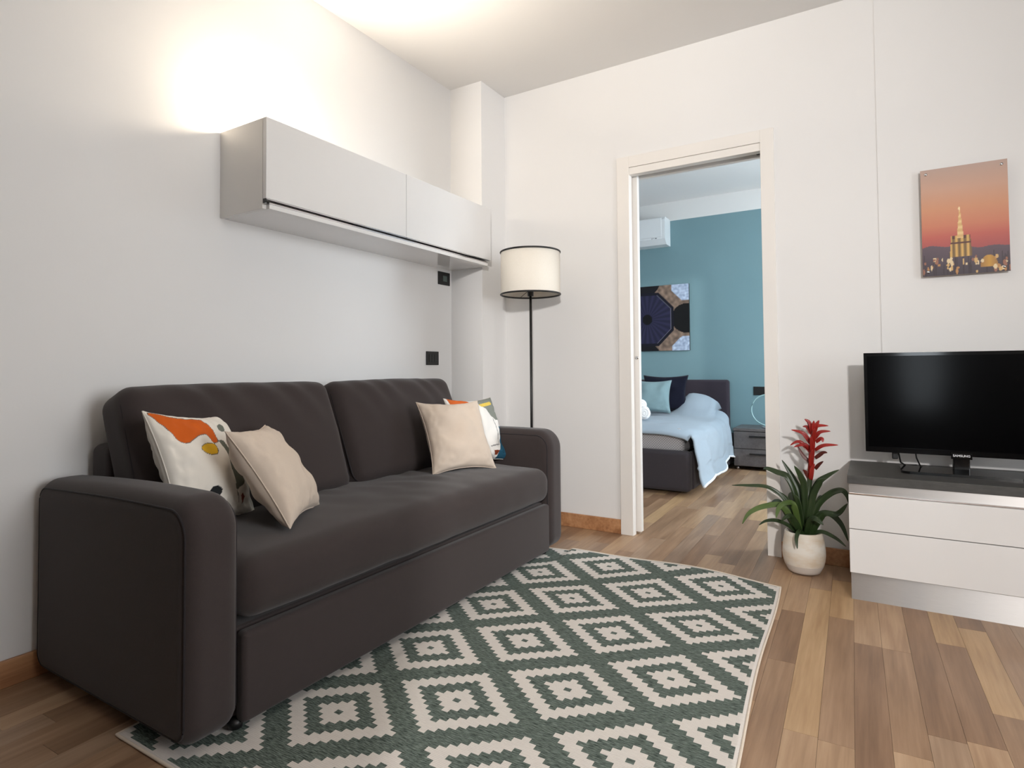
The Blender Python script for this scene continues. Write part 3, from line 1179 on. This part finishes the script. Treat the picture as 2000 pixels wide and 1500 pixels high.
# ------------------------------------------------------------------ tv unit
def tv_unit():
    X0, X1, YF = -.094, 1.45, 2.809
    root = empty('tv_unit', (.6, 3.05, 0), 'white gloss media unit with dark slate top at the right edge', 'tv stand')
    ps = [box('plinth', X0 + .003, X1, YF + .020, YF + .034, 0, .115, M['alu']),
          box('carcass', X0, X1, YF + .022, YB - .03, .115, .472, M['white_satin']),
          box('grip_rail', X0 + .002, X1, YF + .006, YF + .022, .430, .474, M['alu'], bev=.001),
          box('rail_lip', X0 + .002, X1, YF + .001, YF + .008, .430, .437, M['chrome'], bev=.001),
          box('worktop', X0 - .003, X1, YF - .001, YB - .014, .474, .508, M['slab'], bev=.0012)]
    ps.append(box('drawer_front', X0, .88, YF, YF + .019, .113, .2885, M['white_gloss'], bev=.0015))
    ps.append(box('drawer_front', X0, .88, YF, YF + .019, .2915, .429, M['white_gloss'], bev=.0015))
    ps.append(box('drawer_front', .883, X1, YF, YF + .019, .113, .2885, M['white_gloss'], bev=.0015))
    ps.append(box('drawer_front', .883, X1, YF, YF + .019, .2915, .429, M['white_gloss'], bev=.0015))
    adopt(root, *ps)


tv_unit()


def tv():
    X0, X1, Z0, Z1, YF = -.031, .655, .583, 1.012, 3.03
    root = empty('television', (.31, 3.05, .508), 'flat black television on a glossy stand on the media unit', 'television')
    bz = boxes('bezel', [(X0, X0 + .012, YF, YF + .012, Z0, Z1), (X1 - .012, X1, YF, YF + .012, Z0, Z1),
                         (X0 + .012, X1 - .012, YF, YF + .012, Z1 - .014, Z1), (X0 + .012, X1 - .012, YF, YF + .012, Z0, Z0 + .022)], M['black_gloss'])
    ps = [bz,
          box('screen', X0 + .012, X1 - .012, YF + .003, YF + .010, Z0 + .022, Z1 - .014, M['screen']),
          box('back_shell', X0 + .002, X1 - .002, YF + .012, YF + .030, Z0 + .003, Z1 - .003, M['black_plastic'], bev=.004),
          box('back_bulge', X0 + .14, X1 - .14, YF + .030, YF + .075, Z0 + .02, Z1 - .12, M['black_plastic'], bev=.012)]
    xc = .305
    neck = box('neck', xc - .028, xc + .028, YF + .004, YF + .045, .512, Z0 + .02, M['black_gloss'], bev=.004)
    tab = box('logo_tab', xc - .035, xc + .035, YF - .002, YF + .004, Z0 - .012, Z0 + .012, M['black_gloss'], bev=.001)
    prof = round_poly([(xc - .21, YF - .075), (xc + .21, YF - .075), (xc + .21, YF + .115), (xc - .21, YF + .115)], [.03] * 4, 6)
    bm = bmesh.new()
    f = bm.faces.new([bm.verts.new((p.x, p.y, .5085)) for p in prof])
    ex = bmesh.ops.extrude_face_region(bm, geom=[f])
    bmesh.ops.translate(bm, verts=[v for v in ex['geom'] if isinstance(v, bmesh.types.BMVert)], vec=(0, 0, .010))
    base = from_bm('stand_base', bm, M['black_gloss'])
    fc = bpy.data.curves.new('brand', 'FONT')
    fc.body = 'SAMSUNG'
    fc.size = .0125
    fc.extrude = .0004
    fc.align_x = 'CENTER'
    fc.offset = .0003
    tmp = bpy.data.objects.new('tmp', fc)
    COL.objects.link(tmp)
    bpy.context.view_layer.update()
    me = bpy.data.meshes.new_from_object(tmp.evaluated_get(bpy.context.evaluated_depsgraph_get()))
    bpy.data.objects.remove(tmp)
    lg = link('logo', me, M['logo'])
    lg.matrix_world = Matrix.Translation((xc, YF - .0022, Z0 - .002)) @ Matrix.Rotation(R(90), 4, 'X')
    lg['label'] = 'silver maker lettering'
    adopt(root, *ps, neck, base, tab)
    adopt(tab, lg)
    # cables hanging below the panel
    cb = [tube('cable', [(.085, YF + .05, .60), (.092, YF + .055, .57), (.098, YF + .07, .535), (.12, YF + .12, .514), (.16, YF + .17, .513)], .0035, M['black_plastic'], None, 8),
          tube('cable', [(.15, YF + .05, .60), (.155, YF + .055, .56), (.17, YF + .08, .520), (.19, YF + .15, .513)], .003, M['black_plastic'], None, 8),
          box('signal_plug', .066, .088, YF + .03, YF + .05, .552, .585, M['black_plastic'], bev=.004)]
    adopt(root, *cb)


tv()

# ------------------------------------------------------------------ sunset print
def grid_print(name, x0, x1, z0, z1, y, th, nx, nz, fn, edge):
    """panel facing -y whose front carries a painted print"""
    vs, cols, fs = [], [], []
    for i in range(nx + 1):
        for j in range(nz + 1):
            u, v = i / nx, j / nz
            vs.append((x0 + (x1 - x0) * u, y, z0 + (z1 - z0) * v))
            cols.append(lin([q * .97 for q in fn(u, v)]))
    for i in range(nx):
        for j in range(nz):
            a = i * (nz + 1) + j
            fs.append((a, a + nz + 1, a + nz + 2, a + 1))
    me = bpy.data.meshes.new(name)
    me.from_pydata(vs, [], fs)
    me.update()
    set_print(me, cols)
    front = link('print', me, M['print_panel'])
    root = box(name, x0, x1, y + .0003, y + th, z0, z1, edge)
    adopt(root, front)
    return root


prng = random.Random(5)
blobs = [(prng.random(), prng.uniform(.01, .16), prng.uniform(.008, .022), prng.uniform(.008, .03), prng.choice([(216, 178, 120), (190, 140, 90), (232, 210, 170), (160, 110, 90)])) for _ in range(46)]
pins = [(prng.random(), prng.uniform(.12, .24)) for _ in range(26)]


def sunset(u, v):
    st = [(0, (150, 80, 82)), (.26, (176, 90, 88)), (.36, (196, 104, 92)), (.46, (208, 132, 104)), (.62, (212, 152, 118)), (.8, (206, 164, 142)), (1, (190, 164, 152))]
    for (a, ca), (b, cb) in zip(st[:-1], st[1:]):
        if a <= v <= b:
            t_ = (v - a) / (b - a)
            c = tuple(ca[i] + (cb[i] - ca[i]) * t_ for i in range(3))
            break
    hor = .255 + .02 * math.sin(u * 5 + .5) + .01 * math.sin(u * 17)
    if v < hor:
        k_ = v / hor
        c = (70 + 34 * k_, 62 + 26 * k_, 70 + 28 * k_)
    for (pu, ph) in pins:
        if abs(u - pu) < .006 * (1.3 - v / ph) and v < ph:
            c = (64, 54, 60)
    # lit dome mass and spire
    if .05 < v < .16 and abs(u - .77) < .10 * math.sqrt(max(0, 1 - ((v - .05) / .11) ** 2)):
        g_ = 1 - abs(u - .77) * 5
        c = (206 * (.6 + .4 * g_), 156 * (.55 + .45 * g_), 72)
    if .16 < v < .36 and abs(u - .455) < .13 - (v - .16) * .10:
        w_ = math.sin((u - .455) * 95) * .5 + .5
        c = (120 + 104 * w_, 96 + 84 * w_, 66 + 40 * w_)
        if .28 < v < .30 or (v > .325 and w_ < .5):
            c = (96, 62, 58)
    if .33 < v < .60 and abs(u - .452) < .040 * ((.61 - v) / .28) ** .8:
        w_ = math.sin(v * 120) * .5 + .5
        c = (220 + 20 * w_, 178 + 30 * w_, 120 + 30 * w_)
    if math.hypot((u - .447) / .010, (v - .605) / .016) < 1:
        c = (248, 226, 178)
    for (bu, bv, rw, rh, bc) in blobs:
        if v < .17 and math.hypot((u - bu) / rw, (v - bv) / rh) < 1:
            c = bc
    return c


pic = grid_print('wall_print', .206, .513, 1.356, 1.838, YB - .030, .005, 130, 200, sunset, M['acrylic_edge'])
tag(pic, 'unframed panel of a lit cathedral spire at sunset above the television', 'picture')
for (x, z) in ((.226, 1.818), (.493, 1.818), (.226, 1.376), (.493, 1.376)):
    s = lathe('standoff', [(0, 0), (.006, 0), (.006, .020), (0, .020)], (0, 0, 0), M['chrome'], n=16)
    s.matrix_world = Matrix.Translation((x, YB - .0115, z)) @ Matrix.Rotation(R(90), 4, 'X')
    adopt(pic, s)

# ------------------------------------------------------------------ plant
def plant():
    PX, PY = -.29, 3.09
    pot = empty('plant_pot', (PX, PY, 0), 'white ceramic pot with faint brown streaks beside the media unit', 'pot')
    ps = [lathe('body', [(.084, .040), (.089, .060), (.092, .085), (.0915, .105), (.088, .14), (.082, .172), (.080, .186), (.077, .190), (.074, .186), (.076, .165), (.077, .15)], (PX, PY, 0), M['pot'], None, 56),
          lathe('foot_band', [(0, .004), (.06, .004), (.068, .006), (.074, .018), (.082, .034), (.0845, .0405)], (PX, PY, 0), M['pot_band'], None, 56),
          lathe('soil', [(.0765, .160), (.05, .166), (0, .168)], (PX, PY, 0), M['soil'], None, 40)]
    adopt(pot, *ps)
    root = empty('bromeliad', (PX, PY, .165), 'red flowering bromeliad with long strap leaves in the white pot', 'plant')
    Lf = [((-0.008, 0.0, 0.165), (-0.026, 0.01, 0.334), (-0.064, 0.02, 0.427), (-0.111, 0.03, 0.446), (-0.159, 0.04, 0.46), (-0.178, 0.05, 0.454)),
          ((-0.003, 0.0, 0.165), (-0.007, 0.013, 0.336), (-0.037, 0.027, 0.416), (-0.091, 0.04, 0.506)),
          ((0.006, 0.0, 0.165), (0.011, -0.02, 0.38), (-0.003, -0.04, 0.448), (-0.027, -0.06, 0.497)),
          ((-0.017, 0.0, 0.165), (-0.064, -0.005, 0.309), (-0.142, -0.01, 0.376), (-0.241, -0.015, 0.379), (-0.313, -0.02, 0.374)),
          ((-0.014, 0.0, 0.165), (-0.061, 0.02, 0.31), (-0.12, 0.04, 0.35), (-0.169, 0.06, 0.37), (-0.202, 0.08, 0.361)),
          ((-0.019, 0.0, 0.165), (-0.078, -0.03, 0.294), (-0.153, -0.06, 0.297), (-0.219, -0.09, 0.265), (-0.249, -0.12, 0.216)),
          ((-0.017, 0.0, 0.165), (-0.059, -0.02, 0.209), (-0.112, -0.04, 0.231), (-0.155, -0.06, 0.227), (-0.181, -0.08, 0.21)),
          ((-0.011, 0.0, 0.165), (-0.033, -0.038, 0.306), (-0.067, -0.075, 0.322), (-0.09, -0.112, 0.303), (-0.097, -0.15, 0.269)),
          ((-0.017, 0.0, 0.165), (-0.091, 0.033, 0.286), (-0.13, 0.067, 0.297), (-0.156, 0.1, 0.275)),
          ((0.017, 0.0, 0.165), (0.029, 0.005, 0.317), (0.063, 0.01, 0.41), (0.101, 0.015, 0.448), (0.151, 0.02, 0.482)),
          ((0.016, 0.0, 0.165), (0.057, -0.006, 0.304), (0.111, -0.012, 0.371), (0.159, -0.018, 0.394), (0.182, -0.024, 0.374), (0.189, -0.03, 0.341)),
          ((0.016, 0.0, 0.165), (0.043, -0.027, 0.348), (0.078, -0.053, 0.428), (0.106, -0.08, 0.452)),
          ((0.022, 0.0, 0.165), (0.062, -0.015, 0.265), (0.111, -0.03, 0.286), (0.157, -0.045, 0.248), (0.184, -0.06, 0.181)),
          ((0.027, 0.0, 0.165), (0.072, -0.023, 0.2), (0.13, -0.047, 0.187), (0.176, -0.07, 0.159)),
          ((0.005, 0.0, 0.165), (-0.008, -0.06, 0.205), (-0.018, -0.115, 0.182), (-0.014, -0.135, 0.138)),
          ((0.027, 0.0, 0.165), (0.085, -0.033, 0.278), (0.144, -0.067, 0.297), (0.186, -0.1, 0.355)),
          ((-0.02, .02, .165), (-.05, .05, .27), (-.06, .09, .33), (-.05, .13, .34)),
          ((0.02, .02, .165), (.05, .06, .28), (.07, .10, .33), (.08, .14, .33)),
          ((0.0, -.02, .165), (-.03, -.06, .24), (-.05, -.09, .27), (-.08, -.11, .25)),
          ((0.01, -.02, .165), (.035, -.06, .25), (.06, -.09, .27), (.09, -.10, .25)),
          ((0.0, 0, .165), (-.012, -.01, .27), (-.02, -.02, .33), (-.035, -.03, .36))]
    Br = [((0.038, 0.0, 0.596), (0.009, -0.01, 0.643), (-0.041, -.02, 0.659)), ((0.034, 0.0, 0.56), (-0.009, 0.0, 0.602), (-0.048, -.01, 0.585)),
          ((0.054, 0.0, 0.621), (0.079, -0.01, 0.652), (0.122, -.02, 0.66)), ((0.056, -0.0, 0.567), (0.094, -.02, 0.593), (0.152, -.03, 0.6)),
          ((0.05, 0.0, 0.663), (0.069, 0.01, 0.679), (0.112, 0.02, 0.681)), ((0.039, 0.0, 0.5), (0.006, 0.0, 0.54), (-0.017, 0.0, 0.581)),
          ((0.056, 0.0, 0.53), (0.088, -.01, 0.557), (0.107, -.02, 0.561)), ((0.055, 0.0, 0.48), (0.071, -0.01, 0.502), (0.09, -.02, 0.521)),
          ((0.042, 0.0, 0.66), (0.034, 0.0, 0.693), (0.015, -0.0, 0.71)), ((0.047, 0.0, 0.645), (0.042, -.01, 0.675), (0.032, -.015, 0.702)),
          ((0.052, 0.0, 0.645), (0.064, -.01, 0.682), (0.076, -.01, 0.707)), ((0.051, 0.0, 0.645), (0.052, -.012, 0.675), (0.055, -.018, 0.705)),
          ((0.06, 0.0, 0.605), (0.084, -.01, 0.623), (0.09, -.015, 0.608)), ((0.035, 0.0, 0.57), (0.013, -.02, 0.592), (-0.031, -.03, 0.58)),
          ((0.042, 0.0, 0.64), (0.026, 0.01, 0.671), (0.004, .02, 0.673)), ((0.035, 0.0, 0.42), (0.018, -.01, 0.46), (0.005, -.02, 0.475)),
          ((.045, -.01, .55), (.046, -.035, .60), (.044, -.05, .635)), ((.04, -.01, .49), (.042, -.035, .54), (.05, -.05, .575)), ((.047, -.01, .6), (.055, -.03, .64), (.06, -.045, .67)),
          ((.036, -.01, .43), (.044, -.03, .48), (.055, -.04, .51))]

    def blade(name, pts, wmax, mat, bulge=.35):
        P = [Vector(p) for p in pts]
        # Catmull-Rom through the control points
        Q = []
        for i in range(len(P) - 1):
            a, b, c, d = P[max(0, i - 1)], P[i], P[i + 1], P[min(len(P) - 1, i + 2)]
            for k_ in range(6):
                t_ = k_ / 6
                Q.append(.5 * ((2 * b) + (c - a) * t_ + (2 * a - 5 * b + 4 * c - d) * t_ * t_ + (-a + 3 * b - 3 * c + d) * t_ ** 3))
        Q.append(P[-1])
        n = len(Q)
        vs, fs = [], []
        for i, q in enumerate(Q):
            s = i / (n - 1)
            tg = (Q[min(n - 1, i + 1)] - Q[max(0, i - 1)]).normalized()
            out = Vector((q.x - .03, q.y, 0))
            out = out.normalized() if out.length > .01 else Vector((0, -1, 0))
            upv = (Vector((0, -.75, .65)) + out * .25).normalized()
            sd = tg.cross(upv)
            sd = sd.normalized() if sd.length > .05 else Vector((1, 0, 0))
            nr = sd.cross(tg)
            w_ = wmax * min(1, .75 + s) * (1 - max(0, (s - bulge) / (1 - bulge)) ** 2.2) + .0006
            base = Vector((PX, PY, 0)) + q
            vs += [base - sd * w_ + nr * w_ * .28, base - sd * w_ * .5 + nr * w_ * .06, base, base + sd * w_ * .5 + nr * w_ * .06, base + sd * w_ + nr * w_ * .28]
        for i in range(n - 1):
            for k_ in range(4):
                fs.append((i * 5 + k_, i * 5 + k_ + 1, (i + 1) * 5 + k_ + 1, (i + 1) * 5 + k_))
        o = pydata(name, vs, fs, mat, None, True)
        md_ = o.modifiers.new('thickness', 'SOLIDIFY')
        md_.thickness = .0011
        return o
    objs = []
    for i, pts in enumerate(Lf):
        objs.append(blade('leaf', pts, .0135 if i not in (3, 4, 6, 13, 14) else .0085, M['leaf_light'] if i in (5, 7) else M['leaf'], .45))
    st = [(0.005, 0, 0.16), (0.019, 0, 0.317), (0.032, 0, 0.439), (0.042, 0, 0.56), (0.051, 0, 0.651), (0.053, 0, 0.69)]
    objs.append(tube('stem', [(PX + x, PY + y, z) for x, y, z in st[:3]], [.010, .011, .012], M['leaf'], None, 10))
    objs.append(tube('flower_stalk', [(PX + x, PY + y, z) for x, y, z in st[2:]], [.0121, .013, .011, .004], M['bract'], None, 10))
    for i, pts in enumerate(Br):
        objs.append(blade('bract', pts, .0088 if i not in (5, 7) else .0075, M['bract_tip'] if i in (5, 6, 7, 15) else M['bract'], .3))
    adopt(root, *objs)


plant()

# ------------------------------------------------------------------ bedroom
def bed():
    X0, X1, Y0, Y1 = -2.85, -1.172, 4.46, 6.22
    root = empty('bed', (-2.0, 5.3, 0), 'double bed with dark upholstered base and headboard seen through the doorway', 'bed')
    prof = round_poly([(X0, Y0), (X1, Y0), (X1, Y0 + .09), (X0, Y0 + .09)], [.03] * 4, 6)
    fb = soft_box('foot_board', ((X0 + X1) / 2, Y0 + .045, .178), ((X1 - X0) / 2, .045, .152), .035, M['bed_grey'], None, (20, 2, 6))
    sr = soft_box('side_rail', (X1 - .03, (Y0 + Y1) / 2 + .05, .17), (.03, (Y1 - Y0) / 2 - .06, .14), .02, M['bed_grey'], None, (2, 20, 6))
    sl = soft_box('side_rail', (X0 + .03, (Y0 + Y1) / 2 + .05, .17), (.03, (Y1 - Y0) / 2 - .06, .14), .02, M['bed_grey'], None, (2, 20, 6))
    hb = soft_box('headboard', ((X0 + X1) / 2 - .03, 6.245, .43), ((X1 - X0) / 2 - .03, .045, .405), .03, M['headboard'], None, (20, 2, 10))
    mt = soft_box('mattress', ((X0 + X1) / 2, (Y0 + Y1) / 2 + .03, .39), ((X1 - X0) / 2 - .07, (Y1 - Y0) / 2 - .055, .098), .05, M['quilt'], None, (24, 24, 4))
    adopt(root, fb, sr, sl, hb, mt)
    # bedspread
    nx, ny = 70, 60
    vs, fs = [], []
    for j in range(ny + 1):
        s = j / ny
        y = 4.50 + (6.19 - 4.50) * s
        bump = .20 * math.exp(-((y - 5.98) / .22) ** 2)
        flare = .09 * math.exp(-((y - 4.55) / .35) ** 2)
        hem = .085 + .05 * s + .03 * math.sin(y * 7)
        for i in range(nx + 1):
            u = i / nx
            if u < .6:
                x = X0 + .02 + (X1 - .09 - X0 - .02) * (u / .6)
                sm_ = max(0, min(1, (x + 1.74) / .2))
                z = .505 + bump * sm_ * sm_ * (3 - 2 * sm_) * (1 - max(0, (x + 1.55) / .45) ** 2 if x > -1.55 else 1)
                z += .012 * mnoise.noise(Vector((x * 3, y * 3, 0)))
                z -= .02 * max(0, (x + 1.45) / .2) ** 2
            else:
                w_ = (u - .6) / .4
                an = min(1, w_ / .35)
                top = .505 + bump * .30
                ztop = top - .02
                x = X1 - .09 - .10 * max(0, (s - .62) / .38) ** 1.5 + .125 * math.sin(an * math.pi / 2) + (w_ - .35 if w_ > .35 else 0) * (.05 + flare) + .018 * math.sin(y * 11) * w_
                z = ztop - .10 * (1 - math.cos(an * math.pi / 2))
                if w_ > .35:
                    z = ztop - .10 - (ztop - .10 - hem) * (w_ - .35) / .65
                z += .01 * mnoise.noise(Vector((y * 4, w_ * 3, 2)))
            z += .008 * mnoise.noise(Vector((x * 9, y * 9, 5)))
            if u > .6:
                x += .016 * mnoise.noise(Vector((y * 8, u * 9, 7)))
            yy = y
            if j < 4 and u < .66:
                z -= .05 * (1 - j / 4) ** 2
                yy = 4.478 + .022 * j / 4 + (y - 4.5)
            # stitched channel
            if u > .6 and abs(((u - .6) / .4) - .68 - .10 * math.sin(y * 1.5)) < .012:
                x -= .010
            vs.append((x, yy - (flare * .9 * max(0, (u - .7) / .3) if s < .3 else 0) * (1 - s / .3 if s < .3 else 0), z))
    for j in range(ny):
        for i in range(nx):
            a = j * (nx + 1) + i
            fs.append((a, a + 1, a + nx + 2, a + nx + 1))
    sp = pydata('bedspread', vs, fs, M['bedspread'], None, True)
    so = sp.modifiers.new('thickness', 'SOLIDIFY')
    so.thickness = .012
    tag(sp, 'pale blue quilted bedspread draped over the bed side', 'bedspread')
    hemp = [vs[j * (nx + 1) + nx] for j in range(ny + 1)]
    hm = tube('hem', hemp, .009, M['hem'], None, 8)
    adopt(sp, hm)


bed()
tag(cushion('bed_pillow', (-1.765, 5.84, .705), (.98, .16, 0), (0, .32, .95), .44, .38, .12, M['navy'], 24, 2.1), 'dark navy pillow against the headboard', 'pillow', 'pillows on the bed')
tag(cushion('bed_pillow', (-1.815, 5.58, .685), (.98, .16, 0), (.04, .35, .93), .36, .33, .12, M['teal'], 24, 6.1), 'grey-teal pillow in front of the navy pillow', 'pillow', 'pillows on the bed')
tag(cushion('bed_pillow', (-2.10, 5.42, .70), (.98, .16, 0), (.10, .35, .93), .40, .34, .12, M['bluewhite'], 24, 4.1), 'white and blue pillow half hidden by the door frame', 'pillow', 'pillows on the bed')
# rolled towels
def roll(x, y, z, L, r, a, label):
    vs, fs = [], []
    n, m_ = 18, 24
    prof = [(0, -L / 2)] + [(r * (1 - .12 * (1 - min(1, k_ / 3))), -L / 2 + L * k_ / m_) for k_ in range(m_ + 1)] + [(0, L / 2)]
    o = lathe('rolled_towel', prof, (0, 0, 0), M['towel'], None, 24)
    o.matrix_world = Matrix.Translation((x, y, z)) @ Matrix.Rotation(a, 4, 'Z') @ Matrix.Rotation(R(90), 4, 'X')
    sp = []
    for k_ in range(40):
        t_ = k_ / 39
        an = t_ * 5 * math.pi
        sp.append((r * .85 * t_ * math.cos(an), r * .85 * t_ * math.sin(an), L / 2))
    e = tube('towel_edge', sp, .0035, M['towel'], None, 6)
    e.parent = o
    tag(o, label, 'towel', 'rolled white towels on the bed')


roll(-1.70, 5.0, .575, .26, .052, R(20), 'rolled white towel lying on the bedspread, lower one')
roll(-1.80, 5.12, .635, .24, .050, R(35), 'rolled white towel on top, beside the door edge')


def nightstand():
    X0, X1, Y0, Y1 = -1.128, -.68, 5.86, 6.285
    root = empty('nightstand', (-.9, 6.07, 0), 'grey wood bedside cabinet with two drawers by the blue wall', 'nightstand')
    ps = [box('body', X0, X1, Y0 + .018, Y1, .035, .362, M['grey_wood'], bev=.002), box('top', X0 - .003, X1 + .003, Y0 - .004, Y1, .364, .388, M['grey_wood'], bev=.002)]
    for (z0, z1) in ((.040, .196), (.202, .358)):
        d = box('drawer', X0 + .003, X1 - .003, Y0, Y0 + .017, z0, z1, M['grey_wood'], bev=.002)
        h = box('handle', X0 + .14, X1 - .14, Y0 - .012, Y0, (z0 + z1) / 2 + .028, (z0 + z1) / 2 + .042, M['black_metal'], bev=.002)
        adopt(d, h)
        ps.append(d)
    for x in (X0 + .03, X1 - .03):
        for y in (Y0 + .04, Y1 - .04):
            ps.append(lathe('foot', [(0, .035), (.014, .035), (.014, 0), (0, 0)], (x, y, 0), M['chrome'], n=16))
    adopt(root, *ps)


nightstand()


def ring_lamp():
    x, y, z = -.845, 6.02, .555
    root = empty('ring_lamp', (x, y, .388), 'pale ring-shaped table lamp on the bedside cabinet', 'lamp')
    r = .145
    ps = [tube('ring', [(x + r * math.cos(2 * math.pi * k_ / 64), y, z + r * math.sin(2 * math.pi * k_ / 64)) for k_ in range(64)], .006, M['glass_ring'], None, 10, True),
          lathe('base', [(0, .022), (.02, .022), (.055, .014), (.06, .008), (.06, 0), (0, 0)], (x, y, .3885), M['chrome'], n=32)]
    adopt(root, *ps)


ring_lamp()
tag(box('bedroom_switch', -1.012, -.89, BY - .008, BY, .682, .766, M['black_plastic'], bev=.002), 'black switch plate on the blue bedroom wall', 'switch')


def aircon():
    X0, X1, Y0, Z0, Z1 = -2.62, -1.823, 6.10, 2.262, 2.548
    root = empty('air_conditioner', (-2.2, 6.2, 2.26), 'white wall air conditioner high on the blue bedroom wall', 'air conditioner')
    prof = round_poly([(Y0, Z0 + .055), (Y0 + .06, Z0), (BY, Z0), (BY, Z1), (Y0 + .02, Z1), (Y0, Z1 - .03)], [.012, .02, 0, 0, .015, .012], 4)
    vs = [(x, p.x, p.y) for x in (X0, X1) for p in prof]
    n = len(prof)
    fs = [(i, (i + 1) % n, n + (i + 1) % n, n + i) for i in range(n)] + [tuple(range(n - 1, -1, -1)), tuple(range(n, 2 * n))]
    ps = [pydata('body', vs, fs, M['ac']),
          box('front_panel', X0 + .01, X1 - .035, Y0 - .005, Y0 + .004, Z0 + .075, Z1 - .012, M['ac'], bev=.002),
          box('vent_flap', X0 + .02, X1 - .035, Y0 - .003, Y0 + .006, Z0 + .050, Z0 + .070, M['ac'], bev=.002)]
    ps.append(boxes('indicator_marks', [(X1 - .14, X1 - .135, Y0 - .0035, Y0 - .0028, Z0 + .052, Z0 + .068), (X1 - .13, X1 - .115, Y0 - .0035, Y0 - .0028, Z0 + .062, Z0 + .066), (X1 - .105, X1 - .085, Y0 - .0035, Y0 - .0028, Z0 + .056, Z0 + .066)], M['grey_mark']))
    adopt(root, *ps)


aircon()


def dome(u, v):
    # u, v in 0..1 over .90 x .70 m
    x, z = (u - .5) * .90, (v - .5) * .70 + .01
    c = (132, 112, 98)
    n_ = mnoise.noise(Vector((x * 26, z * 26, 0)))
    c = tuple(q * (1 + .35 * n_) for q in c)
    oc = max(abs(x), abs(z), (abs(x) + abs(z)) / 1.414)
    if abs(x) > .27 and abs(z) > .19 and abs(x) + abs(z) > .56:
        k_ = mnoise.noise(Vector((x * 40, z * 40, 3)))
        c = (176 + 50 * k_, 192 + 50 * k_, 216 + 40 * k_)
    if math.hypot(abs(x) - .42, z) < .155:
        c = (14, 14, 16)
    if math.hypot(x, abs(z) - .40) < .14:
        c = (20, 20, 26)
    if oc < .290:
        c = (18, 18, 32)
    if oc < .262:
        c = (112, 112, 128)
    if oc < .256:
        a = math.atan2(z, x)
        k_ = .5 + .5 * math.cos(a * 24)
        c = (34 + 12 * k_, 34 + 12 * k_, 58 + 18 * k_)
    if math.hypot(x, z) < .055:
        c = (8, 8, 12)
    return c


art = grid_print('bedroom_print', -2.53, -1.628, 1.143, 1.846, BY - .03, .025, 130, 100, dome, M['black_plastic'])
tag(art, 'large dark print of an octagonal glass dome on the blue wall', 'picture')
